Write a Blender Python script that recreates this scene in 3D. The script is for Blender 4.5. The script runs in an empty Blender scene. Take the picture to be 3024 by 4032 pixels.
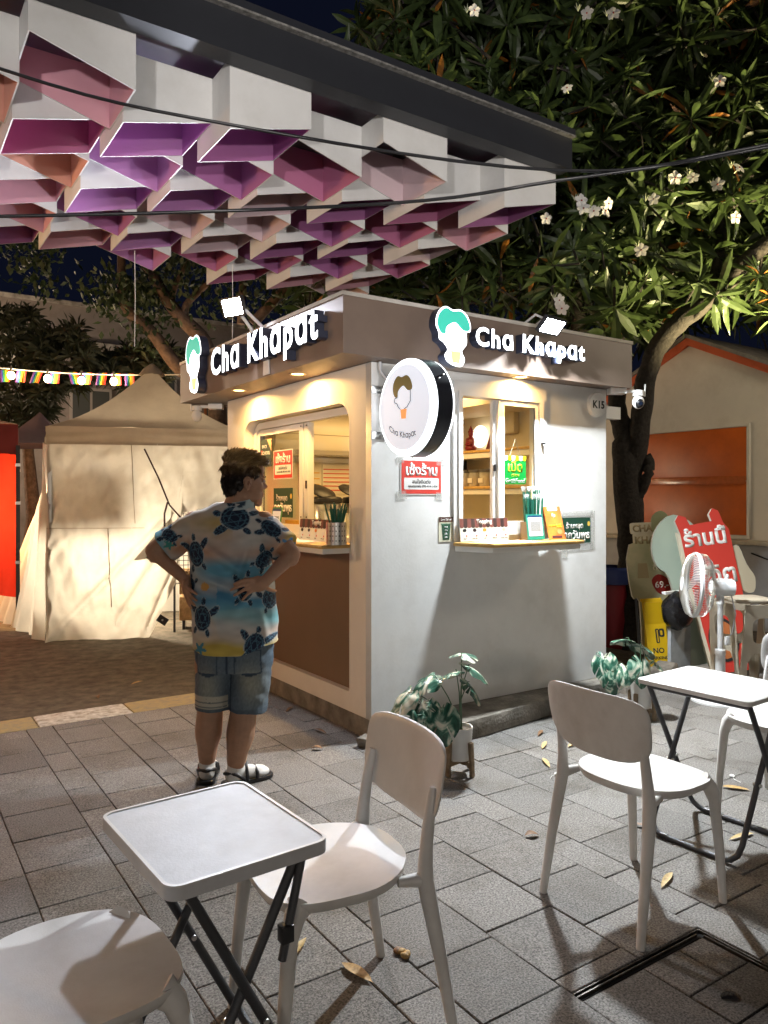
import bpy, bmesh, math, random
from mathutils import Matrix, Vector, noise, Quaternion
R = math.radians
random.seed(7)
sc = bpy.context.scene
col = sc.collection

# ------------------------------------------------------------------ camera
# world axes follow the kiosk: +x along its white service wall, +y along its brown wall
cd = bpy.data.cameras.new('camera'); cam = bpy.data.objects.new('camera', cd); col.objects.link(cam)
cam.location = (-2.414, -3.738, 1.42); cam.rotation_euler = (R(90), 0, R(-33.8))
cd.sensor_fit = 'VERTICAL'; cd.sensor_height = 36; cd.lens = 26.77; cd.shift_y = -0.0131
cd.clip_start = 0.05; cd.clip_end = 500
sc.camera = cam
# ------------------------------------------------------------------ night sky
w = bpy.data.worlds.new('World'); sc.world = w; w.use_nodes = True
wn = w.node_tree.nodes; wl = w.node_tree.links
bg = wn['Background']; sky = wn.new('ShaderNodeTexSky'); sky.sky_type = 'NISHITA'; sky.sun_disc = False
sky.sun_elevation = R(-4); sky.sun_rotation = R(200); sky.air_density = 1.0; sky.ozone_density = 3.0
tint = wn.new('ShaderNodeMix'); tint.data_type = 'RGBA'; tint.inputs[0].default_value = .93
wl.new(sky.outputs[0], tint.inputs[6]); tint.inputs[7].default_value = (0.055, 0.075, 0.19, 1)
wl.new(tint.outputs[2], bg.inputs[0]); bg.inputs[1].default_value = 0.035
# moon: the night's one far light, very weak
ml = bpy.data.lights.new('moon', 'SUN'); ml.energy = 0.04; ml.angle = R(12); ml.color = (.8, .85, 1)
mo = bpy.data.objects.new('moon', ml); col.objects.link(mo); mo.rotation_euler = (R(30), 0, R(-60))
sc.view_settings.view_transform = 'Standard'; sc.view_settings.look = 'None'
sc.view_settings.exposure = 0.82; sc.view_settings.gamma = 1.0
sc.render.engine = 'CYCLES'
cy = sc.cycles
cy.use_denoising = True
try: cy.denoiser = 'OPENIMAGEDENOISE'
except Exception: pass
cy.max_bounces = 8; cy.diffuse_bounces = 4; cy.glossy_bounces = 3; cy.transmission_bounces = 6; cy.transparent_max_bounces = 12
cy.sample_clamp_indirect = 4; cy.caustics_reflective = False; cy.caustics_refractive = False

# ------------------------------------------------------------------ helpers
def tag(o, label=None, cat=None, group=None, kind=None):
    if label: o['label'] = label
    if cat: o['category'] = cat
    if group: o['group'] = group
    if kind: o['kind'] = kind
    return o
def thing(name, label, cat, loc=(0, 0, 0), rz=0, group=None, M=None):
    o = bpy.data.objects.new(name, None); col.objects.link(o); o.empty_display_size = .05
    if M is not None: o.matrix_world = M
    else: o.location = loc; o.rotation_euler = (0, 0, rz)
    return tag(o, label, cat, group)
def link(name, me, parent=None, M=None):
    o = bpy.data.objects.new(name, me); col.objects.link(o)
    if parent: o.parent = parent
    if M is not None: o.matrix_local = M
    return o
def copy_tree(o, parent=None):
    c = o.copy(); col.objects.link(c); c.parent = parent
    for ch in list(o.children): copy_tree(ch, c)
    return c
def light(name, kind, loc, power, color, parent=None, size=None, size_y=None, direction=None, spot=None, blend=.3, spread=None, radius=None):
    l = bpy.data.lights.new(name, kind); l.energy = power; l.color = color
    o = bpy.data.objects.new(name, l); col.objects.link(o); o.location = loc
    if kind == 'AREA':
        l.size = size
        if size_y: l.shape = 'RECTANGLE'; l.size_y = size_y
        else: l.shape = 'DISK'
        if spread: l.spread = R(spread)
    else:
        l.shadow_soft_size = radius or .05
        if kind == 'SPOT': l.spot_size = R(spot); l.spot_blend = blend
    if direction is not None: o.rotation_euler = Vector(direction).to_track_quat('-Z', 'Y').to_euler()
    if parent: o.parent = parent
    return o

class MB:
    def __init__(s): s.v = []; s.f = []; s.m = []
    def add(s, vs, fs, mi=0):
        b = len(s.v); s.v += [tuple(p) for p in vs]; s.f += [tuple(b + i for i in f) for f in fs]; s.m += [mi] * len(fs); return s
    def box(s, x0, x1, y0, y1, z0, z1, mi=0, M=None):
        vs = [Vector(p) for p in ((x0,y0,z0),(x1,y0,z0),(x1,y1,z0),(x0,y1,z0),(x0,y0,z1),(x1,y0,z1),(x1,y1,z1),(x0,y1,z1))]
        if M is not None: vs = [M @ p for p in vs]
        return s.add(vs, ((0,3,2,1),(4,5,6,7),(0,1,5,4),(1,2,6,5),(2,3,7,6),(3,0,4,7)), mi)
    def tube(s, pts, rad, n=8, mi=0, cap=True, closed=False):
        P = [Vector(p) for p in pts]; k = len(P)
        rr = rad if isinstance(rad, (list, tuple)) else [rad] * k
        T = []
        for i in range(k):
            a = P[(i-1) % k] if (closed or i > 0) else P[i]; b = P[(i+1) % k] if (closed or i < k-1) else P[i]
            T.append((b - a).normalized())
        t0 = T[0]; up = Vector((0,0,1)) if abs(t0.z) < .9 else Vector((1,0,0))
        nrm = (up - t0 * up.dot(t0)).normalized(); vs = []
        for i in range(k):
            if i: nrm = (nrm - T[i] * nrm.dot(T[i])).normalized()
            bn = T[i].cross(nrm)
            for j in range(n):
                a = 2 * math.pi * j / n
                vs.append(P[i] + (nrm * math.cos(a) + bn * math.sin(a)) * rr[i])
        fs = []
        for i in range(k if closed else k-1):
            i2 = (i+1) % k
            for j in range(n): fs.append((i*n+j, i*n+(j+1) % n, i2*n+(j+1) % n, i2*n+j))
        if cap and not closed: fs += [tuple(range(n-1, -1, -1)), tuple((k-1)*n+j for j in range(n))]
        return s.add(vs, fs, mi)
    def lathe(s, prof, n=24, c=(0,0,0), mi=0, M=None, cap=True):
        vs = []
        for r_, z in prof:
            for j in range(n):
                a = 2 * math.pi * j / n; p = Vector((c[0]+r_*math.cos(a), c[1]+r_*math.sin(a), c[2]+z)); vs.append(M @ p if M is not None else p)
        fs = [(i*n+j, i*n+(j+1) % n, (i+1)*n+(j+1) % n, (i+1)*n+j) for i in range(len(prof)-1) for j in range(n)]
        if cap: fs += [tuple(range(n-1, -1, -1)), tuple((len(prof)-1)*n+j for j in range(n))]
        return s.add(vs, fs, mi)
    def grid(s, fn, nu, nv, mi=0):
        vs = [fn(i/nu, j/nv) for j in range(nv+1) for i in range(nu+1)]
        fs = [(j*(nu+1)+i, j*(nu+1)+i+1, (j+1)*(nu+1)+i+1, (j+1)*(nu+1)+i) for j in range(nv) for i in range(nu)]
        return s.add(vs, fs, mi)
    def prism(s, poly, z0, z1, mi=0, M=None):
        n = len(poly); vs = [Vector((x, y, z0)) for x, y in poly] + [Vector((x, y, z1)) for x, y in poly]
        if M is not None: vs = [M @ p for p in vs]
        fs = [tuple(range(n-1, -1, -1)), tuple(range(n, 2*n))] + [(i, (i+1) % n, n+(i+1) % n, n+i) for i in range(n)]
        return s.add(vs, fs, mi)
    def ell(s, c, r, n=12, m=8, mi=0, M=None):
        vs = []; fs = []
        for i in range(m+1):
            t = math.pi * i / m
            for j in range(n):
                a = 2*math.pi*j/n; p = Vector((r[0]*math.sin(t)*math.cos(a), r[1]*math.sin(t)*math.sin(a), r[2]*math.cos(t)))
                if M is not None: p = M @ p
                vs.append(p + Vector(c))
        for i in range(m):
            for j in range(n): fs.append((i*n+j, (i+1)*n+j, (i+1)*n+(j+1) % n, i*n+(j+1) % n))
        return s.add(vs, fs, mi)
    def mesh(s, name, mats, smooth=None, bevel=0, seg=2, merge=0):
        me = bpy.data.meshes.new(name); me.from_pydata(s.v, [], s.f)
        if not isinstance(mats, (list, tuple)): mats = [mats]
        for m in mats: me.materials.append(m)
        me.polygons.foreach_set('material_index', s.m)
        if bevel or merge:
            bm = bmesh.new(); bm.from_mesh(me)
            if merge: bmesh.ops.remove_doubles(bm, verts=bm.verts, dist=merge)
            if bevel:
                ed = [e for e in bm.edges if len(e.link_faces) == 2 and e.calc_face_angle(0) > R(35)]
                bmesh.ops.bevel(bm, geom=ed, offset=bevel, segments=seg, affect='EDGES', profile=.5, clamp_overlap=True)
            bm.to_mesh(me); bm.free()
        if smooth is not None or bevel:
            me.polygons.foreach_set('use_smooth', [True] * len(me.polygons))
            me.set_sharp_from_angle(angle=R(smooth if smooth is not None else 40))
        me.update(); return me
    def build(s, name, mats, parent=None, smooth=None, bevel=0, seg=2, M=None, merge=0):
        return link(name, s.mesh(name, mats, smooth, bevel, seg, merge), parent, M)

def curve_mesh(cu, name):
    o = bpy.data.objects.new('tmp', cu); col.objects.link(o); bpy.context.view_layer.update()
    me = bpy.data.meshes.new_from_object(o.evaluated_get(bpy.context.evaluated_depsgraph_get()))
    bpy.data.objects.remove(o); bpy.data.curves.remove(cu); me.name = name; me.materials.clear(); return me
def plate_mesh(name, loops, thick, mat):
    cu = bpy.data.curves.new('tmpc', 'CURVE'); cu.dimensions = '2D'; cu.fill_mode = 'BOTH'; cu.extrude = thick / 2
    for lp in loops:
        sp = cu.splines.new('POLY'); sp.points.add(len(lp) - 1); sp.use_cyclic_u = True
        for p, q in zip(sp.points, lp): p.co = (q[0], q[1], 0, 1)
    me = curve_mesh(cu, name); me.materials.append(mat); return me
def plate(name, loops, thick, M, mat, parent=None):
    me = plate_mesh(name, loops, thick, mat); me.transform(M); return link(name, me, parent)
def rrect(x0, x1, y0, y1, r, n=5, rs=None):
    rs = rs or (r, r, r, r); out = []
    for (cx_, cy_, a0, rr) in ((x1, y1, 0, rs[0]), (x0, y1, 90, rs[1]), (x0, y0, 180, rs[2]), (x1, y0, 270, rs[3])):
        sx = -1 if cx_ == x1 else 1; sy = -1 if cy_ == y1 else 1
        if rr <= 0: out.append((cx_, cy_)); continue
        for k in range(n+1):
            a = R(a0 + 90*k/n); out.append((cx_ + sx*rr + rr*math.cos(a), cy_ + sy*rr + rr*math.sin(a)))
    return out
def circle(cx_, cy_, rx, ry=None, n=32): ry = ry or rx; return [(cx_+rx*math.cos(2*math.pi*k/n), cy_+ry*math.sin(2*math.pi*k/n)) for k in range(n)]
def text_mesh(s, mat, w=None, h=None, bold=0.0, ext=.0008, sp=1.0):
    cu = bpy.data.curves.new('tmpt', 'FONT'); cu.body = s; cu.size = 1; cu.offset = bold; cu.space_character = sp; cu.resolution_u = 3; cu.align_x = 'CENTER'
    me = curve_mesh(cu, 'lettering')
    if not me.vertices: me.from_pydata([(0,0,0),(.01,0,0),(0,.01,0)], [], [(0,1,2)])
    xs = [v.co.x for v in me.vertices]; ys = [v.co.y for v in me.vertices]
    cx_, cy_ = (min(xs)+max(xs))/2, (min(ys)+max(ys))/2; W = max(xs)-min(xs); H = max(ys)-min(ys)
    k = min((w/W) if w else 1e9, (h/H) if h else 1e9)
    bm = bmesh.new(); bm.from_mesh(me)
    for v in bm.verts: v.co.x = (v.co.x-cx_)*k; v.co.y = (v.co.y-cy_)*k; v.co.z = 0
    if ext:
        r_ = bmesh.ops.extrude_face_region(bm, geom=list(bm.faces))
        for e in r_['geom']:
            if isinstance(e, bmesh.types.BMVert): e.co.z += ext
    bm.to_mesh(me); bm.free(); me.materials.append(mat); me.update(); return me
def text(s, M, mat, parent, w=None, h=None, bold=0.0, ext=.0008, name='lettering', sp=1.0): return link(name, text_mesh(s, mat, w, h, bold, ext, sp), parent, M)
def islands(me):
    bm = bmesh.new(); bm.from_mesh(me); seen = set(); out = []
    bm.verts.ensure_lookup_table()
    for v in bm.verts:
        if v.index in seen: continue
        st = [v]; comp = set()
        while st:
            q = st.pop()
            if q.index in comp: continue
            comp.add(q.index); st += [e.other_vert(q) for e in q.link_edges]
        seen |= comp; out.append(sorted(comp))
    bm.free(); return out
T3 = Matrix.Translation
def FR(u, v, z): return Matrix(((1,0,0,u),(0,0,-1,v),(0,1,0,z),(0,0,0,1)))       # faces -y, reads along +x
def FL(u, v, z): return Matrix(((0,0,-1,u),(-1,0,0,v),(0,1,0,z),(0,0,0,1)))      # faces -x, reads along -y
def RZ(a): return Matrix.Rotation(a, 4, 'Z')
def RX(a): return Matrix.Rotation(a, 4, 'X')
def RY(a): return Matrix.Rotation(a, 4, 'Y')

# ------------------------------------------------------------------ materials
MAT = {}
def pm(name, c, rough=.5, metal=0, var=0, vs=6, bump=0, bs=60, spec=.5, trans=0, emit=0, ec=None, coat=0, rnd=0, dirt=0, c2=None, transl=0, alpha=1, det=4):
    if name in MAT: return MAT[name]
    m = bpy.data.materials.new(name); m.use_nodes = True; nt = m.node_tree; N = nt.nodes; L = nt.links
    b = N['Principled BSDF']; c4 = (c[0], c[1], c[2], 1)
    b.inputs['Base Color'].default_value = c4; b.inputs['Roughness'].default_value = rough; b.inputs['Metallic'].default_value = metal
    b.inputs['Specular IOR Level'].default_value = spec; b.inputs['Transmission Weight'].default_value = trans
    b.inputs['Coat Weight'].default_value = coat; b.inputs['Alpha'].default_value = alpha
    if emit: b.inputs['Emission Color'].default_value = (*(ec or c), 1); b.inputs['Emission Strength'].default_value = emit
    geo = N.new('ShaderNodeNewGeometry'); src = None
    if var or c2:
        n1 = N.new('ShaderNodeTexNoise'); n1.inputs['Scale'].default_value = vs; n1.inputs['Detail'].default_value = det; n1.inputs['Roughness'].default_value = .62
        L.new(geo.outputs['Position'], n1.inputs['Vector'])
        rp = N.new('ShaderNodeValToRGB'); rp.color_ramp.elements[0].position = .33; rp.color_ramp.elements[1].position = .67
        d = c2 or tuple(x*(1-var) for x in c); e_ = c if c2 else tuple(min(1, x*(1+var*.6)) for x in c)
        rp.color_ramp.elements[0].color = (*d, 1); rp.color_ramp.elements[1].color = (*e_, 1)
        L.new(n1.outputs[0], rp.inputs[0]); src = rp.outputs[0]
        L.new(rp.outputs[0], b.inputs['Base Color'])
        rr = N.new('ShaderNodeMapRange'); rr.inputs[3].default_value = min(1, rough*1.15); rr.inputs[4].default_value = rough*.85
        L.new(n1.outputs[0], rr.inputs[0]); L.new(rr.outputs[0], b.inputs['Roughness'])
    if rnd:
        oi = N.new('ShaderNodeObjectInfo'); mr = N.new('ShaderNodeMapRange'); mr.inputs[3].default_value = 1-rnd; mr.inputs[4].default_value = 1+rnd*.7
        L.new(oi.outputs['Random'], mr.inputs[0])
        mx = N.new('ShaderNodeMix'); mx.data_type = 'RGBA'; mx.blend_type = 'MULTIPLY'; mx.inputs[0].default_value = 1
        if src: L.new(src, mx.inputs[6])
        else: mx.inputs[6].default_value = c4
        L.new(mr.outputs[0], mx.inputs[7]); L.new(mx.outputs[2], b.inputs['Base Color']); src = mx.outputs[2]
    if dirt:
        n2 = N.new('ShaderNodeTexNoise'); n2.inputs['Scale'].default_value = 2.3; n2.inputs['Detail'].default_value = 8; n2.inputs['Roughness'].default_value = .7
        L.new(geo.outputs['Position'], n2.inputs['Vector'])
        rp2 = N.new('ShaderNodeValToRGB'); rp2.color_ramp.elements[0].position = .48; rp2.color_ramp.elements[1].position = .75
        rp2.color_ramp.elements[0].color = (1,1,1,1); rp2.color_ramp.elements[1].color = (1-dirt, 1-dirt*1.1, 1-dirt*1.25, 1)
        L.new(n2.outputs[0], rp2.inputs[0])
        mx = N.new('ShaderNodeMix'); mx.data_type = 'RGBA'; mx.blend_type = 'MULTIPLY'; mx.inputs[0].default_value = 1
        if src: L.new(src, mx.inputs[6])
        else: mx.inputs[6].default_value = c4
        L.new(rp2.outputs[0], mx.inputs[7]); L.new(mx.outputs[2], b.inputs['Base Color']); src = mx.outputs[2]
    if bump:
        n3 = N.new('ShaderNodeTexNoise'); n3.inputs['Scale'].default_value = bs; n3.inputs['Detail'].default_value = 5
        L.new(geo.outputs['Position'], n3.inputs['Vector'])
        bp = N.new('ShaderNodeBump'); bp.inputs['Strength'].default_value = bump; bp.inputs['Distance'].default_value = .01
        L.new(n3.outputs[0], bp.inputs['Height']); L.new(bp.outputs[0], b.inputs['Normal'])
    if transl:
        tr = N.new('ShaderNodeBsdfTranslucent'); ms = N.new('ShaderNodeMixShader'); ms.inputs[0].default_value = transl
        tr.inputs[0].default_value = c4
        if src: L.new(src, tr.inputs[0])
        L.new(b.outputs[0], ms.inputs[1]); L.new(tr.outputs[0], ms.inputs[2]); L.new(ms.outputs[0], N['Material Output'].inputs[0])
    MAT[name] = m; return m
def vcol_mat(name, rough=.8, bump=0, bs=300, attr='print', spec=.3):
    m = pm(name, (.5,.5,.5), rough, bump=bump, bs=bs, spec=spec); nt = m.node_tree
    a = nt.nodes.new('ShaderNodeVertexColor'); a.layer_name = attr
    nt.links.new(a.outputs[0], nt.nodes['Principled BSDF'].inputs['Base Color']); return m
def glass_mat(name, tint=(.95,.97,.96), refl=.1, dirt=0):
    m = bpy.data.materials.new(name); m.use_nodes = True; N = m.node_tree.nodes; L = m.node_tree.links
    N.remove(N['Principled BSDF']); t = N.new('ShaderNodeBsdfTransparent'); t.inputs[0].default_value = (*tint, 1)
    g = N.new('ShaderNodeBsdfGlossy'); g.inputs['Roughness'].default_value = .03
    f0 = N.new('ShaderNodeLayerWeight'); f0.inputs[0].default_value = .5; f = N.new('ShaderNodeMath'); f.operation = 'POWER'; f.inputs[1].default_value = 4
    L.new(f0.outputs['Facing'], f.inputs[0]); ms = N.new('ShaderNodeMixShader')
    mu = N.new('ShaderNodeMath'); mu.operation = 'MULTIPLY_ADD'; mu.inputs[1].default_value = .7; mu.inputs[2].default_value = .03
    L.new(f.outputs[0], mu.inputs[0]); L.new(mu.outputs[0], ms.inputs[0]); L.new(t.outputs[0], ms.inputs[1]); L.new(g.outputs[0], ms.inputs[2]); L.new(ms.outputs[0], N['Material Output'].inputs[0])
    MAT[name] = m; return m

paver_m = pm('granite_paver', (.205,.193,.178), .75, var=.75, vs=150, det=4, bump=.4, bs=300, rnd=.22, dirt=.5)
joint_m = pm('joint_sand', (.12,.108,.092), .95, var=.4, vs=60, bump=.5, bs=200)
asphalt_m = pm('asphalt', (.125,.105,.08), .9, var=.45, vs=9, bump=.7, bs=160, dirt=.35)
soil_m = pm('soil', (.07,.055,.04), .95, var=.5, vs=14, bump=1, bs=60)
kerb_m = pm('kerb_concrete', (.33,.29,.22), .85, var=.35, vs=14, bump=.5, bs=90, dirt=.4)
kerbw_m = pm('kerb_white_paint', (.62,.6,.55), .7, c2=(.25,.22,.17), vs=22, bump=.4, bs=90)
kerby_m = pm('kerb_yellow_paint', (.36,.27,.10), .7, c2=(.24,.20,.14), vs=20, bump=.4, bs=90)
wall_m = pm('white_wall_paint', (.74,.74,.72), .55, var=.05, vs=3, bump=.05, bs=60, dirt=.14)
wallL_m = pm('cream_wall_paint', (.74,.70,.63), .5, var=.05, vs=3, bump=.08, bs=35, dirt=.08)
taupe_m = pm('taupe_panel', (.19,.138,.108), .5, var=.08, vs=3, bump=.05, bs=60, dirt=.1)
brown_m = pm('brown_panel', (.165,.108,.065), .45, var=.06, vs=2, bump=.03, bs=60)
conc_m = pm('rough_concrete', (.21,.19,.16), .9, var=.4, vs=8, bump=.7, bs=50, dirt=.4)
alu_m = pm('white_aluminium', (.78,.77,.74), .35, spec=.5)
dark_m = pm('black_plastic', (.015,.015,.017), .4)
chrome_m = pm('steel', (.62,.62,.6), .28, metal=1)
wood_m = pm('wood', (.45,.27,.12), .5, var=.3, vs=20, bump=.1, bs=80)
ledge_m = pm('varnished_shelf_wood', (.55,.34,.11), .3, var=.2, vs=18)
inner_m = pm('interior_paint', (.72,.66,.52), .6, var=.05, vs=3)
plas_m = pm('white_plastic', (.66,.65,.63), .38, var=.06, vs=9, bump=.06, bs=260, dirt=.24)
white_m = pm('white_card', (.8,.79,.76), .5)
paper_m = pm('paper', (.74,.73,.7), .6, bump=.1, bs=25)
black_m = pm('black_ink', (.02,.02,.02), .6)
red_m = pm('red_ink', (.58,.045,.03), .5, bump=.1, bs=25)
green_m = pm('green_ink', (.02,.16,.09), .5)
dkgreen_m = pm('dark_green_ink', (.012,.06,.035), .5)
tube_m = pm('hammered_grey_steel', (.075,.078,.085), .38, metal=.6, bump=.3, bs=500)
glass_m = glass_mat('window_glass')
tape_m = pm('clear_tape', (.62,.62,.58), .25, alpha=.35)
# ================================================================== ground
def sheet(name, x0, x1, y0, y1, z, m, label=None, kind='structure'):
    o = MB().add([(x0,y0,z),(x1,y0,z),(x1,y1,z),(x0,y1,z)], [(0,1,2,3)]).build(name, m); return tag(o, label, kind=kind)
sheet('asphalt_road', -150, 150, -150, 150, -.10, asphalt_m)
b = MB(); b.box(-9, 9, -9, 1.38, -.4, -.014); plaza = tag(b.build('paved_plaza', joint_m), kind='structure')
cols = [-4.05,-3.75,-3.6,-3.3,-3.0,-2.7,-2.55,-2.25,-1.94,-1.64,-1.49,-1.20,-1.05,-.75,-.45,-.145,.005,.305,.605,.755,1.055,1.355,1.505,1.805,2.105,2.405,2.555,2.855,3.155]
offs = {-1.94:.02,-1.64:-.10,-1.49:.05,-1.20:.12,-.75:-.05,-.45:.10,-.145:-.03}
hatch = (-.75, -.15, -2.82, -2.222)   # the access cover let into the paving
def paver_mesh(w_, d_):
    bb = MB().box(.0016, w_-.0016, .0016, d_-.0016, -.05, 0); return bb.mesh('paver', paver_m, bevel=.003, seg=1)
pmesh = {}
pv = []
for i in range(len(cols)-1):
    x0, x1 = cols[i], cols[i+1]; wd = round(x1-x0, 2); off = offs.get(x0, random.choice([0,.15,.05,.22]))
    y = -4.2 + off
    while y < 1.38:
        y1 = min(y+.3, 1.38); nx = y1
        if x0 > hatch[0]-.02 and x1 < hatch[1]+.02 and y < hatch[3] < y1: y = hatch[3]+.001
        d_ = round(y1-y, 2)
        inh = x0 > hatch[0]-.02 and x1 < hatch[1]+.02 and y1 > hatch[2]+.02 and y < hatch[3]-.01
        dx, dy = (x0+x1)/2+2.414, (y+y1)/2+3.738; Y = .556*dx+.831*dy; X = .831*dx-.556*dy
        hide = (x0 > .02 and x1 < 2.06 and y > .02)
        if d_ > .03 and Y > 1.7 and abs(X)/Y < .62 and not inh and not hide: pv.append((Y, x0, y, wd, d_))
        y = nx
pv.sort()
def pmk(wd, d_):
    k = (wd, d_)
    if k not in pmesh: pmesh[k] = paver_mesh(wd, d_)
    return pmesh[k]
for Y, x0, y, wd, d_ in pv[:300]:
    o = link('paver', pmk(wd, d_), plaza, T3((x0, y, random.uniform(-.0022, .0012))) @ RX(random.uniform(-.004,.004)) @ RY(random.uniform(-.004,.004)))
b = MB()
rest = pv[300:] + [(0, x0, y0, .297, .297) for x0 in (3.2, 3.5, 3.8, 4.1, 4.4) for y0 in (-3,-2.7,-2.4,-2.1,-1.8,-1.5,-1.2,-.9,-.6,-.3)] 
for Y, x0, y, wd, d_ in rest: b.box(x0+.002, x0+wd-.002, y+.002, y+d_-.002, -.05, random.uniform(-.002,.001))
tag(b.build('paver_field', paver_m, plaza), kind='stuff')
# access cover: its own cut pavers, a steel-edged slot round it and a lifting hole
hc = thing('access_cover', 'square paved access cover in the plaza with dark slot and lifting hole', 'manhole cover', (hatch[0], hatch[2], 0))
slot_m = pm('slot_dark', (.01,.009,.008), .9); edge_m = pm('slot_steel', (.10,.09,.08), .5, metal=.8, var=.4, vs=60)
hw, hd = hatch[1]-hatch[0], hatch[3]-hatch[2]
b = MB()
for q in ((0,hw,hd-.026,hd-.004),(hw-.026,hw-.004,0,hd-.026)): b.box(*q, -.03, -.012)
b.build('slot', slot_m, hc)
b = MB()
b.box(.0, hw-.031, hd-.018, hd-.014, -.012, -.003); b.box(hw-.018, hw-.014, 0, hd-.032, -.012, -.003)
b.box(0, hw, hd-.004, hd-.001, -.03, -.002); b.box(hw-.004, hw-.001, 0, hd-.004, -.03, -.002)
b.build('steel_edge', edge_m, hc)
for (x0,x1,y0,y1) in ((0,.135,.02,.26),(.138,.43,.02,.26),(.433,.566,.02,.26),(0,.27,.263,.56),(.273,.566,.263,.40),(.273,.44,.403,.56),(.443,.566,.403,.56)):
    if (x0, y0) == (.273, .263):
        lp = [[(x0+.002,y0+.002),(x1-.002,y0+.002),(x1-.002,y1-.002),(x0+.002,y1-.002)], circle(.365,.335,.032,.026,16)]
        plate('paver', lp, .04, T3((0,0,-.021)), paver_m, hc)
    else: MB().box(x0+.002,x1-.002,y0+.002,y1-.002,-.04,-.001).build('paver', paver_m, hc, bevel=.003, seg=1)
b = MB().lathe([(.034,-.045),(.034,-.042)], 16, (.365,.335,0)); b.build('lifting_hole', slot_m, hc)
# kerb
kb = MB(); kerb = None
segs = [(-8,-4.5,kerby_m),(-4.5,-3.4,kerbw_m),(-3.4,-1.56,kerby_m),(-1.56,-.98,kerbw_m),(-.98,-.36,kerby_m),(-.36,-.0,kerb_m)]
kerb = thing('kerb', 'low plaza kerb with worn white and yellow paint along the asphalt', 'kerb', (0, 1.38, -.1))
for x0, x1, m in segs:
    MB().box(x0+.002, x1-.002, .004, .285, 0, .101).build('kerb_stone', m, kerb, bevel=.012)
# bare planting ground behind and right of the kiosk
b = MB()
def soilf(s, t):
    x = 2.07+s*7; y = -.02+t*9
    return (x, y, .03 + .05*noise.noise(Vector((x*1.3, y*1.3, 0))) + .02*noise.noise(Vector((x*6, y*6, 3))))
b.grid(soilf, 60, 70); tag(b.build('planting_ground', soil_m, smooth=180), kind='structure')
MB().box(0, 6.2, 0, .12, -.1, .07).build('stone_edging', conc_m, thing('planter_edging', 'low dark concrete edging along the planting bed beside the kiosk', 'edging', (2.1,-.14,0)), bevel=.01)

# ================================================================== kiosk
kiosk = thing('kiosk', 'white and taupe drinks kiosk with lit lettering and two sliding service windows', 'kiosk')
KU, KV, ZB, ZS, ZT = 2.05, 2.18, .12, 2.22, 2.553
MB().box(.012, KU-.01, .012, KV-.01, -.1, ZB).build('plinth', conc_m, kiosk, bevel=.008)
b = MB().prism([(.27,-.34),(.9,-.26),(2.04,-.105),(2.16,.02),(2.16,.3),(2.05,.011),(.22,.011)], 0, .118); b.build('concrete_step', conc_m, kiosk, bevel=.012)
# white service wall (faces -y)
wr = plate('service_wall', [[(0,ZB),(KU,ZB),(KU,ZS),(0,ZS)], [(.64,1.17),(1.385,1.17),(1.385,2.115),(.64,2.115)]], .06, FR(0,.031,0), wall_m, kiosk)
# cream wall (faces -x) with the tall rounded opening
def fl(lp): return [(-y, z) for y, z in lp]
op = rrect(.236, 1.86, .226, 2.03, .15, 7, rs=(.15,.15,.03,.03))
wl_ = plate('window_wall', [fl([(.0585,ZB),(KV,ZB),(KV,ZS),(.0585,ZS)]), fl(op)], .06, FL(.031,0,0), wallL_m, kiosk)
MB().box(.004,.0585,.0015,.0585,ZB,ZS).build('corner_post', wallL_m, kiosk)
plate('trim_ring', [fl(rrect(.236,1.86,.226,2.03,.15,7,rs=(.15,.15,.03,.03))), fl(rrect(.25,1.846,.24,2.016,.137,7,rs=(.137,.137,.02,.02)))], .09, FL(.045,0,0), wallL_m, kiosk)
MB().box(.045,.058,.25,1.846,.24,1.085).build('brown_panel', brown_m, kiosk)
MB().box(KU-.06,KU,.062,KV-.062,ZB,ZS).build('end_wall', inner_m, kiosk)
MB().box(.062,KU-.0,KV-.06,KV,ZB,ZS).build('back_wall', inner_m, kiosk)
MB().box(.07,KU-.06,.07,KV-.06,.121,.135).build('floor', conc_m, kiosk)
# roof: soffit, fascia boards, cap strip
F0, F1, G0, G1 = -.29, 2.133, -.164, 2.49
sof = [(F0+.03,G0+.03),(F1-.03,G0+.03),(F1-.03,G1-.03),(F0+.03,G1-.03)]
holes = [(-.145,.652),(-.165,1.558),(1.136,-.062)]
plate('soffit', [sof]+[circle(x,y,.05,n=20) for x,y in holes], .016, T3((0,0,ZS+.011)), taupe_m, kiosk)
for nm, q in (('fascia_board',(F0,F1,G0,G0+.03)),('fascia_board',(F0,F0+.03,G0+.03,G1-.03)),('fascia_board',(F0,F1,G1-.03,G1)),('fascia_board',(F1-.03,F1,G0+.03,G1-.03))):
    MB().box(*q, ZS-.004, ZT-.02).build(nm, taupe_m, kiosk)
cap_m = pm('roof_edge_strip', (.55,.52,.47), .5, var=.15, vs=8, dirt=.3)
plate('roof_edge', [[(F0-.006,G0-.006),(F1+.006,G0-.006),(F1+.006,G1+.006),(F0-.006,G1+.006)]], .022, T3((0,0,ZT-.009)), cap_m, kiosk)
lens_m = pm('downlight_lens', (1,.8,.5), .4, emit=9, ec=(1,.66,.26)); ring_m = pm('downlight_ring', (.75,.6,.4), .4)
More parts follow.
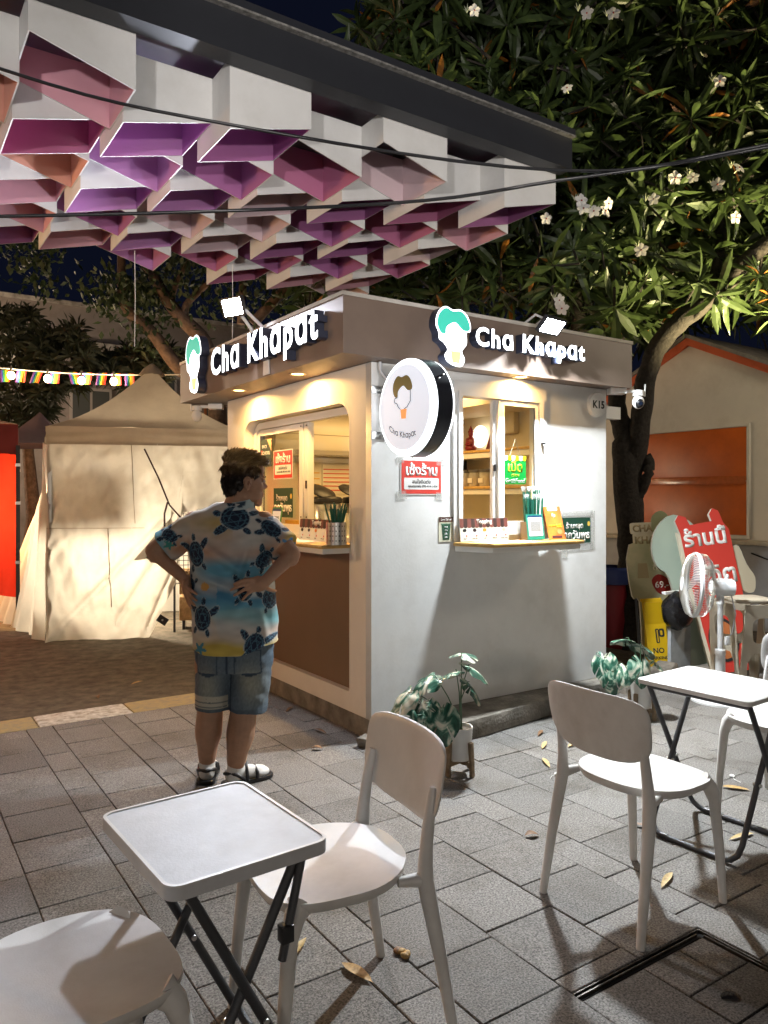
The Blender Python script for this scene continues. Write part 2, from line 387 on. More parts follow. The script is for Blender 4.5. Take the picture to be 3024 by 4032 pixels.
for x, y in holes:
    d = MB().lathe([(.043,0),(.056,0),(.056,.012),(.043,.012)], 24, (x,y,ZS-.0005), cap=False).build('downlight', ring_m, kiosk, smooth=40)
    MB().lathe([(.0425,.004),(.0425,.008)], 24, (x,y,ZS)).build('lens', lens_m, d)
    light('downlight_lamp', 'AREA', (x,y,ZS-.004), 8, (1,.58,.19), kiosk, size=.075, direction=(0,0,-1), spread=165)
# --- service window (white wall)
wf = plate('window_frame', [[(.608,1.15),(1.425,1.15),(1.425,2.162),(.608,2.162)], [(.668,1.20),(1.37,1.20),(1.37,2.085),(.668,2.085)]], .075, FR(0,.026,0), alu_m, kiosk)
plate('inner_frame', [[(.645,1.18),(1.392,1.18),(1.392,2.10),(.645,2.10)], [(.676,1.21),(1.352,1.21),(1.352,2.072),(.676,2.072)]], .10, FR(0,.03,0), alu_m, wf)
sash = plate('sliding_sash', [[(.985,1.212),(1.345,1.212),(1.345,2.066),(.985,2.066)], [(1.035,1.27),(1.31,1.27),(1.31,2.035),(1.035,2.035)]], .026, FR(0,.0,0), alu_m, kiosk)
MB().box(1.035,1.31,-.003,.003,1.27,2.035).build('pane', glass_m, sash)
MB().box(1.302,1.3085,-.016,-.012,1.27,2.035).build('gasket', dark_m, sash)
MB().box(.955,.984,.012,.04,1.212,2.066).build('mullion', alu_m, kiosk)
MB().box(.958,.972,-.002,.011,1.60,1.645).build('latch', dark_m, sash)
MB().box(1.355,1.385,-.05,-.02,1.79,1.802).build('handle', dark_m, kiosk, bevel=.006)
# --- service shelf
sh = MB().prism([(.60,-.012),(.695,-.285),(1.50,-.285),(1.50,-.15),(1.34,-.012)], 1.122, 1.146).build('service_shelf', ledge_m, kiosk, bevel=.007)
MB().prism([(.615,-.014),(.705,-.268),(1.475,-.268),(1.475,-.148),(1.33,-.014)], 1.088, 1.1215).build('shelf_apron', alu_m, kiosk)
MB().prism([(.72,-.26),(1.1,-.272),(1.105,-.10),(.70,-.09)], 1.1465, 1.148).build('menu_mat', paper_m, sh)
# --- rounded window (cream wall): counter, fixed frame, sashes
cs = MB().box(-.20,.2,.24,1.856,1.118,1.142).build('counter', ledge_m, kiosk, bevel=.006)
MB().box(-.185,.19,.25,1.85,1.086,1.1175).build('counter_apron', alu_m, kiosk)
MB().box(-.15,.04,.55,1.05,1.1425,1.144).build('menu_mat', paper_m, cs)
fr2 = plate('window_frame', [fl(rrect(.262,1.835,1.143,2.005,.12,6,rs=(.12,.12,0,0))), fl(rrect(.30,1.79,1.175,1.955,.08,6,rs=(.08,.08,0,0)))], .05, FL(.10,0,0), alu_m, kiosk)
s2 = plate('sliding_sash', [fl([(1.02,1.176),(1.785,1.176),(1.785,1.95),(1.02,1.95)]), fl([(1.075,1.235),(1.735,1.235),(1.735,1.905),(1.075,1.905)])], .03, FL(.10,0,0), alu_m, kiosk)
MB().box(.097,.103,1.075,1.735,1.235,1.905).build('pane', glass_m, s2)
MB().box(.112,.118,1.715,1.734,1.235,1.905).build('gasket', dark_m, s2)
MB().box(.09,.14,.955,1.018,1.176,1.953).build('mullion', alu_m, kiosk, bevel=.003)
MB().box(.085,.0898,.965,.985,1.49,1.545).build('latch', dark_m, kiosk)
for z in (1.21,1.25,1.29,1.93): 
    for y in (1.045,.965): MB().lathe([(.006,0),(.006,.003)],8,M=Matrix.Translation((.0845,y,z))@RY(R(-90))).build('screw', dark_m, kiosk)
# --- interior shelves on the end wall
for z in (1.50, 1.80):
    s_ = MB().box(1.72,1.985,.10,2.1,z,z+.022).build('display_shelf', ledge_m, kiosk, bevel=.004)
    MB().box(1.735,1.985,.10,2.1,z-.045,z-.0005).build('shelf_apron', alu_m, s_)
MB().box(1.62,1.985,.10,2.1,.136,1.05).build('back_cabinet', inner_m, kiosk)
MB().box(.30,1.60,1.75,2.11,.136,1.0).build('work_counter', alu_m, kiosk)
MB().box(1.965,1.988,1.02,1.06,1.06,2.2).build('wall_batten', inner_m, kiosk)
MB().box(1.965,1.988,.70,.74,1.06,2.2).build('wall_batten', inner_m, kiosk)
MB().box(1.4,1.985,.08,2.11,2.13,2.19).build('ceiling_cornice', inner_m, kiosk)
light('ceiling_lamp', 'AREA', (1.0,1.1,2.19), 9.5, (1,.60,.20), kiosk, size=.9, size_y=.9, direction=(0,0,-1))
MB().box(.5,1.5,.6,1.6,2.196,2.208).build('ceiling_lamp_panel', pm('lamp_panel', (1,.85,.6), .5, emit=1.3, ec=(1,.66,.28)), kiosk)
# air conditioner on the back wall
ac = thing('air_conditioner', 'cream wall air conditioner inside the kiosk above the counter', 'air conditioner', (.30,2.115,1.78))
acm = pm('ac_cream', (.74,.68,.54), .4)
b = MB().prism([(0,.03),(.0,.36),(-.17,.36),(-.21,.28),(-.21,.10),(-.15,0)], 0, 1.25, M=Matrix(((0,0,1,0),(1,0,0,0),(0,1,0,0),(0,0,0,1)))); b.build('casing', acm, ac, bevel=.01)
MB().box(.03,1.22,-.215,-.2085,.175,.18).build('seam', pm('ac_seam',(.35,.28,.18),.6), ac)
MB().box(.06,1.2,-.19,-.15,.012,.05).build('louvre', pm('ac_shadow',(.3,.27,.22),.5), ac)
MB().lathe([(.05,0),(.05,.002)],20,M=FR(.86,-.213,.29)).build('energy_label', pm('label_yellow',(.8,.5,.12),.5), ac)
text('5', FR(.86,-.2165,.285), red_m, ac, h=.035, bold=.02)
MB().lathe([(.045,0),(.045,.002)],20,M=FR(.30,-.213,.08)@Matrix.Diagonal((1,.45,1,1))).build('badge', pm('badge_blue',(.05,.07,.14),.4), ac)
# menu boards with ruled lines on the back wall
for k,(x0,x1,z0,z1,c) in enumerate(((.62,.83,1.46,1.70,(.75,.42,.03)),(.85,1.18,1.46,1.72,(.6,.06,.03)))):
    mb_ = thing('menu_board', ('cream menu board with yellow rules on the kiosk back wall','cream menu board with red rules on the kiosk back wall')[k], 'menu board', (x0,2.118,z0))
    MB().box(0,x1-x0,-.01,0,0,z1-z0).build('panel', pm('menu_cream',(.72,.66,.52),.5), mb_)
    for j in range(6 if k else 4):
        z = .03+j*(z1-z0-.04)/(6 if k else 4); MB().box(.01,x1-x0-.01,-.014,-.0105,z,z+.008).build('rule', pm('rule%d'%k,c,.5), mb_)
MB().box(0,.64,-.03,0,0,.04).build('rail', alu_m, thing('wall_rail','white rail above the menu boards inside the kiosk','rail',(.58,2.118,1.735)))
# ================================================================== lit lettering
litw_m = pm('lit_face_white', (.9,.92,.95), .4, emit=2.2, ec=(.93,.97,1))
side_m = pm('letter_side', (.03,.035,.06), .35)
litg_m = pm('lit_face_green', (.05,.45,.34), .4, emit=.55, ec=(.035,.42,.31))
lity_m = pm('lit_face_yellow', (.8,.6,.1), .4, emit=1.2, ec=(1,.72,.12))
def lit_letters(parent, M, w, depth, bold=.028, sp=1.18):
    me = text_mesh('Ch\u0251 Kh\u0251p\u0251t', litw_m, w=w, bold=bold, ext=depth, sp=sp)
    me.materials.append(side_m)
    for comp in islands(me):
        cs_ = set(comp); idx = {v: i for i, v in enumerate(comp)}
        fs = [tuple(idx[v] for v in p.vertices) for p in me.polygons if p.vertices[0] in cs_]
        m2 = bpy.data.meshes.new('letter'); m2.from_pydata([me.vertices[i].co for i in comp], [], fs)
        m2.materials.append(litw_m); m2.materials.append(side_m)
        for p in m2.polygons: p.material_index = 0 if p.normal.z > .7 else 1
        link('letter', m2, parent, M)
def norm(pts, x0, x1, y0, y1, w, h): return [((x-x0)/(x1-x0)*w-w/2, -(y-y0)/(y1-y0)*h+h/2) for x, y in pts]
def smooth_loop(pts, k=3):
    n = len(pts); out = []
    for i in range(n):
        p0,p1,p2,p3 = (Vector((*pts[(i+d) % n],0)) for d in (-1,0,1,2))
        for j in range(k):
            t = j/k; q = .5*((2*p1)+(p2-p0)*t+(2*p0-5*p1+4*p2-p3)*t*t+(3*p1-p0-3*p2+p3)*t**3); out.append((q.x,q.y))
    return out
OUT = [(215,130),(268,148),(335,138),(392,176),(421,250),(415,302),(386,312),(386,400),(345,462),(369,520),(346,577),(290,583),(222,556),(200,505),(224,462),(190,412),(155,390),(148,335),(126,285),(133,215),(165,155)]
HAIR = [(218,143),(268,162),(332,151),(380,186),(410,250),(406,292),(352,296),(292,245),(236,268),(210,300),(205,342),(168,338),(141,280),(147,215),(177,166)]
CUP = [(250,468),(336,468),(324,560),(262,556)]
def emblem(parent, M, w, h, depth, face, hair, cup):
    bx = (126,421,130,583)
    me = plate_mesh('light_box', [smooth_loop(norm(OUT,*bx,w,h))], depth, side_m); me.materials.append(face)
    for p in me.polygons: p.material_index = 1 if p.normal.z > .7 else 0
    link('light_box', me, parent, M)
    plate('hair_shape', [smooth_loop(norm(HAIR,*bx,w,h))], .003, M @ T3((0,0,depth/2+.002)), hair, parent)
    plate('cup_shape', [norm(CUP,*bx,w,h)], .003, M @ T3((0,0,depth/2+.002)), cup, parent)
def sign_set(face, label_l, label_e, F, cx_, zc, w, ex, ez, ew, eh):
    s = thing('lit_lettering', label_l, 'sign', M=F(0,0,0)); s.matrix_world = T3((cx_[0], cx_[1], zc))
    Fm = F(0,0,0); Fm.translation = (0,0,0)
    lit_letters(s, Fm, w, .065)
    e = thing('lit_emblem', label_e, 'sign'); e.matrix_world = T3((ex[0], ex[1], ez))
    off = Fm @ Vector((0,0,.035)); M2 = Fm.copy(); M2.translation = off
    emblem(e, M2, ew, eh, .065, litw_m, litg_m, lity_m)
sign_set(0, 'white lit letters reading Cha Khapat above the white service wall', 'lit head-shaped emblem with green hair above the white service wall', FR, (1.08,G0-.002), 2.385, .96, (.425,G0-.002), 2.375, .265, .345)
sign_set(1, 'white lit letters reading Cha Khapat above the rounded window', 'lit head-shaped emblem with green hair at the roof corner above the rounded window', FL, (F0-.002,.81), 2.385, 1.62, (F0-.002,1.99), 2.46, .34, .45)
# ---- round blade sign
rs = thing('round_sign', 'round projecting light box with dark rim and Cha Khapat lettering', 'sign'); rs.matrix_world = T3((.10,-.30,1.925))
Fm = FL(0,0,0); Fm.translation = (0,0,0)
rim_m = pm('sign_rim', (.02,.022,.03), .3); face_m = pm('sign_face', (.75,.8,.9), .35, emit=.38, ec=(.80,.87,1)); glow_m = pm('sign_edge_glow', (.95,.97,1), .4, emit=1.8, ec=(.9,.95,1))
MB().lathe([(.255,-.05),(.272,-.05),(.272,.05),(.255,.05)], 64, M=Fm).build('rim', rim_m, rs, smooth=40)
for sg in (1,-1):
    MB().lathe([(.27,.0501*sg),(.27,.062*sg)] if sg > 0 else [(.27,-.062),(.27,-.0501)], 64, M=Fm).build('lit_edge', glow_m, rs, smooth=40)
    MB().lathe([(.236,.0621),(.236,.08)] if sg > 0 else [(.236,-.08),(.236,-.0621)], 64, M=Fm).build('face', face_m, rs, smooth=40)
for a in (30,36,150,156,270): 
    q = Fm @ Vector((.2725*math.cos(R(a)), .2725*math.sin(R(a)), .02 if a % 12 else -.02)); MB().ell(q,(.006,.006,.006),8,6).build('rivet', chrome_m, rs)
bx = (126,421,130,583)
Mf = Fm @ T3((-.015,.055,.0812))
plate('hair_shape', [smooth_loop(norm(HAIR,*bx,.20,.265))], .002, Mf, pm('olive_ink',(.16,.13,.045),.5,emit=.12,ec=(.30,.24,.09)), rs)
plate('cup_shape', [norm(CUP,*bx,.20,.265)], .002, Mf, pm('orange_ink',(.8,.33,.1),.5,emit=.35,ec=(1,.4,.13)), rs)
ink_m = pm('brown_ink', (.05,.04,.035), .6)
JAW = [(386,296),(388,400),(340,452),(300,466)]; JAW2 = [(205,342),(192,352),(172,352),(158,372),(172,400),(196,404),(214,436),(246,466)]
for ln in (JAW, JAW2):
    b = MB(); b.tube([Mf.inverted() @ (Mf @ Vector((x, y, 0))) for x, y in norm(ln,*bx,.20,.265)], .0022, 5); b.build('outline', ink_m, rs, M=Mf)
me = text_mesh('Ch\u0251 Kh\u0251p\u0251t', ink_m, w=.25, bold=.012, ext=0)
for v in me.vertices: v.co.y += 1.7*v.co.x**2 - .02*v.co.x/.125
for v in me.vertices: v.co.x -= .1*v.co.y
link('lettering', me, rs, Fm @ T3((-.012,-.155,.0812)))
for z in (.135,-.135):
    MB().box(-.035,.075,.2935,.2985,z-.022,z+.022,M=T3((-.07,0,0))).build('bracket_plate', chrome_m, rs, bevel=.002)
    MB().tube([(-.035,.293,z),(-.035,.22,z)], .015, 10).build('bracket_arm', chrome_m, rs, smooth=40)
MB().tube([(-.06,.27,.295),(-.055,.275,.24),(-.03,.24,.19),(0,.20,.17)], .01, 8).build('cable', pm('grey_cable',(.55,.56,.58),.5), rs, smooth=60)
# ---- house number disc
k15 = thing('number_disc', 'white round disc reading K15 on the service wall', 'sign', M=FR(1.928,-.001,2.098))
MB().lathe([(.0,0),(.088,0),(.09,.004),(.09,.03),(.086,.034),(.0,.034)], 40, cap=False).build('disc', white_m, k15, smooth=40)
text('K15', T3((0,0,.0345)), black_m, k15, w=.12, bold=.022, ext=.002)

# ================================================================== paper notices
def sheet_thing(name, label, cat, M, w, h, m, t=.0015, r=.002, group=None):
    t_ = thing(name, label, cat, M=M, group=group)
    plate('sheet', [rrect(-w/2,w/2,-h/2,h/2,r,2)], t, T3((0,0,t/2)), m, t_); return t_
def tapes(t_, w, h, pts):
    for (x, y, tw, th, a) in pts: plate('tape', [[(-tw/2,-th/2),(tw/2,-th/2),(tw/2,th/2),(-tw/2,th/2)]], .0006, T3((x,y,.0026)) @ RZ(a), tape_m, t_)
def lease(label, M, tp):
    p = sheet_thing('lease_poster', label, 'poster', M, .315, .215, paper_m)
    plate('red_field', [[(-.15,-.10),(.15,-.10),(.15,.10),(-.15,.10)]], .0006, T3((0,0,.0021)), red_m, p)
    text('เซ้งร้าน', T3((0,.048,.0026)), white_m, p, w=.27, h=.078, bold=.03)
    plate('white_box', [rrect(-.132,.132,-.075,-.004,.008,3)], .0006, T3((0,0,.0026)), paper_m, p)
    text('สนใจติดต่อ', T3((0,-.024,.0031)), black_m, p, w=.14, h=.03, bold=.008)
    text('คุณคณาพัช 095-414-1454', T3((.01,-.056,.0031)), black_m, p, w=.23, h=.022, bold=.004)
    if tp: tapes(p, .315, .215, [(-.15,-.11,.07,.05,.1),(.14,-.115,.06,.045,-.1),(.15,.10,.07,.05,0),(-.16,.10,.05,.04,.2)])
    return p
lease('red and white lease notice taped to the white service wall', FR(.363,-.0005,1.55), 1)
lease('red and white lease notice behind the rounded window glass', FL(.088,1.335,1.672), 0)
def wednesday(label, M, k=1.0):
    p = sheet_thing('closing_poster', label, 'poster', M, .30*k, .205*k, dkgreen_m)
    text('ร้านหยุด', T3((-.02*k,.03*k,.002)), white_m, p, w=.19*k, h=.06*k, bold=.006)
    text('ทุกวันพุธ', T3((.0,-.04*k,.002)), white_m, p, w=.27*k, h=.085*k, bold=.022)
    plate('bulb_print', [circle(.125*k,.045*k,.014*k,.018*k,14)], .0006, T3((0,0,.0021)), pm('yellow_ink',(.75,.5,.08),.5), p)
    return p
p = wednesday('dark green weekly closing notice taped to the white service wall', FR(1.735,-.0005,1.195))
tapes(p, .3, .2, [(.0,.115,.34,.05,0),(.165,0,.045,.27,0),(.0,-.118,.34,.05,.02),(-.12,-.15,.05,.08,0)])
wednesday('dark green weekly closing notice behind the rounded window glass', FL(.088,1.335,1.39), 1.05)
p = sheet_thing('school_poster', 'dark back to school poster behind the rounded window glass', 'poster', FL(.088,1.63,1.77), .20, .21, pm('slate_ink',(.04,.06,.06),.5))
plate('corner_print', [[(.02,.105),(.10,.105),(.10,.01)]], .0006, T3((0,0,.0021)), pm('peach_ink',(.7,.45,.25),.5), p)
text('BACK', T3((-.02,.05,.002)), white_m, p, w=.09, bold=.02); text('SCHOOL', T3((0,0,.002)), white_m, p, w=.15, bold=.02)
plate('apple_print', [circle(-.07,.005,.014,.02,14)], .0006, T3((0,0,.0021)), red_m, p)
# sweetness card on the wall
cardg_m = pm('card_cream', (.62,.60,.46), .5)
p = sheet_thing('sweetness_card', 'small sweetness level card with a green cup print on the wall', 'card', FR(.553,-.0005,1.228), .115, .155, cardg_m)
plate('awning_print', [[(-.055,.077),(.055,.077),(.055,.046),(-.055,.046)]], .0006, T3((0,0,.0021)), pm('maroon_ink',(.07,.03,.025),.5), p)
text('Level Sweet', T3((0,.061,.0026)), white_m, p, w=.085, bold=.01)
plate('cup_print', [[(-.036,.030),(.036,.030),(.026,-.065),(-.026,-.065)]], .0006, T3((0,0,.0021)), dkgreen_m, p)
plate('lid_print', [[(-.042,.036),(.042,.036),(.042,.031),(-.042,.031)]], .0006, T3((0,0,.0021)), green_m, p)
for k, s_ in enumerate(('100%','70%','50%','25%')): text(s_, T3((0,.014-.021*k,.0026)), white_m, p, h=.009, bold=.01)
# topping displays
cup_m = pm('print_cup', (.7,.69,.66), .5); maroon_m = pm('awning_maroon', (.14,.045,.035), .5); maroon2_m = pm('awning_dark', (.035,.018,.016), .5)
def topping(label, M, w, h):
    p = sheet_thing('topping_display', label, 'sign', M, w, h, pm('display_cream',(.70,.68,.58),.45), t=.004)
    n = 13
    for k in range(n):
        x0 = -w/2+w*k/n; x1 = -w/2+w*(k+1)/n; c_ = (x0+x1)/2
        lp = [(x0,h/2),(x1,h/2),(x1,h*.14)]+[(c_+(x1-c_)*math.cos(a), h*.14-.008*math.sin(a)) for a in (.6,1.2,1.8,2.5)]+[(x0,h*.14)]
        plate('awning_stripe', [lp[::-1]], .0008, T3((0,0,.0046)), (maroon_m,maroon2_m)[k % 2], p)
    text('Topping', T3((0,h*.33,.0051)) @ RZ(.03), white_m, p, h=h*.26, bold=.025)
    for k, c_ in enumerate(((.02,.02,.02),(.03,.02,.025),(.7,.25,.04),(.75,.73,.66),(.45,.38,.28))):
        x = -w*.41+w*.205*k
        plate('cup_print', [[(x-.014,-h*.06),(x+.014,-h*.06),(x+.011,-h*.29),(x-.011,-h*.29)]], .0006, T3((0,0,.0046)), cup_m, p)
        plate('topping_print', [circle(x,-h*.02,.016,.011,12)], .0006, T3((0,0,.0052)), pm('topping%d'%k,c_,.4), p)
        plate('price_dot', [circle(x+.014,-h*.26,.006,n=10)], .0006, T3((0,0,.0052)), red_m, p)
        text(('Pearl','Brown sugar','Honey','White pearl','Cream cheese')[k], T3((x,-h*.38,.0048)), black_m, p, h=.0075)
topping('cream topping display with striped awning print on the service shelf', FR(.842,-.03,1.221) @ RX(R(-6)), .405, .145)
topping('cream topping display with striped awning print on the rounded window counter', FL(-.03,.61,1.215) @ RX(R(-6)), .46, .14)
# payment stands (their square code is left blank)
def pay(label, M, w, h, c_):
    p = sheet_thing('payment_stand', label, 'sign', M, w, h, c_, t=.006)
    plate('card', [rrect(-w*.42,w*.42,-h*.36,h*.38,.004,2)], .0008, T3((0,0,.0066)), white_m, p)
    plate('header', [[(-w*.42,h*.38),(w*.42,h*.38),(w*.42,h*.46),(-w*.42,h*.46)]], .0008, T3((0,0,.0066)), pm('navy_ink',(.02,.06,.14),.4), p)
    plate('code_area', [[(-w*.3,-h*.18),(w*.3,-h*.18),(w*.3,h*.22),(-w*.3,h*.22)]], .0004, T3((0,0,.0072)), pm('grey_print',(.34,.34,.33),.6,var=.4,vs=400), p)
pay('teal framed payment stand on the service shelf', FR(1.175,-.15,1.234) @ RX(R(-8)), .15, .165, pm('teal_frame',(.02,.26,.19),.4))
pay('green framed payment stand on the rounded window counter', FL(-.11,1.04,1.25) @ RX(R(-8)), .15, .22, pm('green_frame',(.08,.25,.06),.4))
# promo tent card
tc = thing('tent_card', 'orange red promotional tent card standing on the service shelf', 'sign', (1.40,-.078,1.147), R(4))
for sg in (-1,1):
    Mx = T3((0,0,0)) @ Matrix.Translation((0,-.055*sg if sg>0 else .055,0)) @ (RX(R(-14)) if sg>0 else RX(R(14)))
    b = MB().box(-.085,.085,-.0015,.0015,0,.225,M=Mx); b.build('panel', pm('promo_orange',(.75,.13,.03),.4,c2=(.72,.30,.05),vs=9) if sg>0 else paper_m, tc)
Mp = Matrix.Translation((0,-.055,0)) @ RX(R(-14)) @ FR(0,-.002,.11)
def tp_(s_, x, y, h, m, **k): text(s_, Mp @ T3((x,y,0)), m, tc, h=h, **k)
plate('brand_tab', [rrect(-.05,.05,.085,.11,.006,3)], .0006, Mp @ T3((0,0,.0004)), white_m, tc)
tp_('ShopeeFood', .005,.097,.011, red_m, bold=.01); tp_('คุ้ม', 0,.052,.036, white_m, bold=.03); tp_('90%', .035,-.02,.026, pm('yellow_print',(.85,.6,.03),.4), bold=.04); tp_('ลดสูงสุด', -.035,-.02,.018, pm('yellow_print',(.8,.6,.05),.4), bold=.02)
plate('food_print', [circle(.035,-.06,.026,.018,14)], .0006, Mp @ T3((0,0,.0006)), pm('food_tan',(.55,.3,.1),.5), tc)
plate('footer_print', [rrect(-.05,.05,-.102,-.086,.006,3)], .0006, Mp @ T3((0,0,.0006)), pm('footer_ink',(.08,.02,.03),.5), tc)
# hanging open sign
gs = thing('open_sign', 'green hanging sign reading open behind the service window glass', 'sign', M=FR(1.15,.012,1.612))
gr_m = pm('bright_green', (.012,.36,.06), .4, emit=.06)
plate('board', [rrect(-.10,.10,-.095,.075,.018,4)], .004, T3((0,0,.002)), gr_m, gs)
for k in range(6):
    x0 = -.1+.2*k/6; x1 = x0+.2/6; c_ = (x0+x1)/2
    plate('awning_stripe', [[(x0,.095),(x1,.095),(x1,.072)]+[(c_+.0167*math.cos(a),.072-.012*math.sin(a)) for a in (.6,1.2,1.8,2.5)]+[(x0,.072)]], .001, T3((0,0,.005)), (white_m, pm('awning_yellow',(.8,.62,.02),.4))[k % 2], gs)
text('เปิด', T3((0,.022,.0045)), pm('lime_ink',(.6,.75,.03),.4), gs, w=.13, h=.08, bold=.02); text('OPEN', T3((0,-.038,.0045)), pm('lime_ink',(.6,.75,.03),.4), gs, w=.07, bold=.012); text('GrɑbFood', T3((0,-.072,.0045)), white_m, gs, w=.175, bold=.02)
MB().tube([(-.05,.09,.002),(0,.205,.004),(.05,.09,.002)], .0018, 5).build('string', pm('string',(.6,.58,.5),.8), gs)
# straws: pack on the service shelf, perforated steel cup on the counter
straw_m = pm('green_straw', (.02,.13,.085), .35); film_m = pm('clear_film', (.75,.8,.8), .15, alpha=.28)
st = thing('straw_bundle', 'box of wrapped dark green straws on the service shelf', 'straws', (1.215,-.085,1.147))
MB().box(-.075,.075,-.035,.035,0,.12).build('box', pm('brown_card',(.25,.17,.09),.8), st)
for k in range(38):
    x = random.uniform(-.07,.07); y = random.uniform(-.03,.03); z1 = .27 + (.05 if y > 0 else 0) + random.uniform(-.012,.012)
    MB().tube([(x*.9,y,.05),(x*1.15+random.uniform(-.006,.006),y*1.1,z1)], .0048, 6).build('straw', straw_m, st, smooth=40)
b = MB()
for k in range(34):
    x = random.uniform(-.085,.085); y = random.uniform(-.03,.03); z = .27+(.05 if y>0 else 0); r_ = .008
    b.add([(x-r_,y,z),(x+r_,y,z),(x+r_+random.uniform(-.006,.006),y-.004,z+.03),(x-r_+random.uniform(-.006,.006),y+.004,z+.035)], [(0,1,2,3)])
tag(b.build('film_wrap', film_m, st), kind='stuff')
sc_ = thing('straw_cup', 'perforated steel cup full of dark green straws on the counter', 'straw holder', (-.10,.235,1.142))
b = MB(); nr, nc = 9, 40
for j in range(nc):
    for i in range(nr):
        a0, a1 = 2*math.pi*j/nc, 2*math.pi*(j+1)/nc; z0, z1 = .004+i*.0145, .004+(i+1)*.0145
        hole = 1 if (i in (1,3,5,7) and j % 2 == 0) else 0
        def P(a, z, r_=.062): return (r_*math.cos(a), r_*math.sin(a), z)
        if hole:
            o4 = [P(a0,z0),P(a1,z0),P(a1,z1),P(a0,z1)]; c_ = [sum(p[k] for p in o4)/4 for k in range(3)]
            i4 = [[c_[k]+(p[k]-c_[k])*.62 for k in range(3)] for p in o4]
            b.add(o4+i4, [(0,1,5,4),(1,2,6,5),(2,3,7,6),(3,0,4,7)])
        else: b.add([P(a0,z0),P(a1,z0),P(a1,z1),P(a0,z1)], [(0,1,2,3)])
b.build('cup', chrome_m, sc_); MB().lathe([(.058,.0),(.058,.003)],24).build('base', chrome_m, sc_); MB().lathe([(.052,.004),(.052,.12)],20).build('liner', pm('dark_liner',(.03,.03,.03),.6), sc_)
for k in range(34):
    a = random.uniform(0,6.28); r_ = .045*math.sqrt(random.random()); tl = .5+random.uniform(0,.4)
    x, y = r_*math.cos(a), r_*math.sin(a)
    MB().tube([(x*.5,y*.5,.06),(x*(1+tl),y*(1+tl),.235+random.uniform(-.03,.02))], .0045, 6).build('straw', straw_m, sc_, smooth=40)
# drink dispensers, cups on the work counter
for k,(x,y,label) in enumerate(((.60,1.60,'steel drink dispenser with black lid inside the rounded window'),(.90,1.60,'steel drink dispenser with open black lid at the end of the kiosk counter'))):
    d = thing('drink_dispenser', label, 'dispenser', (x,y,1.131))
    MB().lathe([(.115,0),(.12,.01),(.12,.24),(.112,.25)], 28).build('body', chrome_m, d, smooth=40)
    MB().lathe([(.125,.25),(.13,.256),(.13,.285),(.12,.30),(.05,.312)], 28).build('collar', dark_m, d, smooth=40)
    MB().lathe([(.125,0),(.13,.01),(.11,.03),(.03,.045)], 28, M=T3((-.02,.05,.335)) @ RX(R(24)) @ RY(R(10))).build('lid', dark_m, d, smooth=40)
clear_m = pm('clear_cup', (.8,.82,.8), .12, alpha=.35)
for k,(x,y,h_) in enumerate(((.40,1.26,.20),(.50,1.20,.17),(.60,1.27,.19))):
    c_ = thing('cup_stack', ('tall stack of clear cups next to the dispensers','short stack of clear cups next to the dispensers','middle stack of clear cups next to the dispensers')[k], 'cups', (x,y,1.131))
    b = MB()
    for j in range(int(h_/.016)): b.lathe([(.036,.0+j*.016),(.042,.0155+j*.016),(.045,.0158+j*.016)], 18, cap=False)
    b.build('cups', clear_m, c_, smooth=50)
MB().box(0,.78,0,.58,0,.994).build('front_counter', alu_m, thing('prep_cabinet','white prep cabinet inside the kiosk under the cups','cabinet',(.27,1.155,.136)))
MB().box(-.075,.075,-.1,.1,0,.12).build('box', pm('yellow_crate',(.75,.42,.05),.5), thing('yellow_box','yellow box behind the rounded window glass','box',(.36,1.60,1.131)))
# things on the display shelves
jar_m = glass_mat('jar_glass', (.9,.88,.8))
lab = ('first','second','third','fourth','fifth')
for k in range(5):
    j = thing('storage_jar', 'clear clip-top ingredient jar on the lower display shelf', 'jar', (1.83,1.62-.135*k,1.5225), 0, 'ingredient jars on the lower display shelf')
    MB().lathe([(.05,0),(.052,.006),(.052,.115),(.046,.12)], 20).build('glass', clear_m, j, smooth=40)
    MB().lathe([(.045,.004),(.045,.085)], 18).build('contents', pm('jar_fill%d'%(k%3), ((.45,.33,.18),(.5,.42,.28),(.38,.27,.15))[k%3], .7), j, smooth=40)
    MB().lathe([(.05,.12),(.054,.123),(.054,.14),(.045,.145)], 20).build('lid', pm('jar_lid',(.1,.1,.1),.3), j, smooth=40)
    MB().box(-.0555,-.0535,-.028,.028,.03,.07).build('label', paper_m, j)
bgm = pm('purple_bag', (.10,.05,.08), .5)
for k,(y,c_,nm) in enumerate(((1.60,bgm,'dark purple pouch standing behind the storage jars'),(1.47,pm('dark_bag',(.03,.03,.035),.4),'black pouch standing behind the storage jars'))):
    MB().prism([(-.055,0),(.055,0),(.05,.2),(.045,.25),(-.045,.25),(-.05,.2)],-.02,.02,M=FL(0,0,0)).build('bag', c_, thing('coffee_bag',nm,'bag',(1.90,y,1.5225)), bevel=.008)
gold_m = pm('antique_gold', (.42,.20,.05), .35, metal=.8, c2=(.12,.12,.08), vs=40); maroonst = pm('maroon_glaze', (.22,.02,.03), .3)
def seated(name, label, loc, m, h):
    d = thing(name, label, 'statue', loc); b = MB(); k = h/.34
    b.ell((0,0,.05*k),(.075*k,.085*k,.05*k)); b.ell((0,0,.13*k),(.05*k,.058*k,.085*k)); b.ell((-.02*k,.055*k,.13*k),(.02*k,.022*k,.06*k)); b.ell((-.02*k,-.055*k,.13*k),(.02*k,.022*k,.06*k)); b.ell((-.05*k,0,.10*k),(.025*k,.06*k,.022*k))
    b.ell((0,0,.235*k),(.036*k,.034*k,.042*k)); b.lathe([(.04*k,.255*k),(.042*k,.27*k),(.028*k,.29*k),(.03*k,.30*k),(.012*k,.32*k),(.003*k,.35*k)],14)
    b.build('figure', m, d, smooth=60); return d
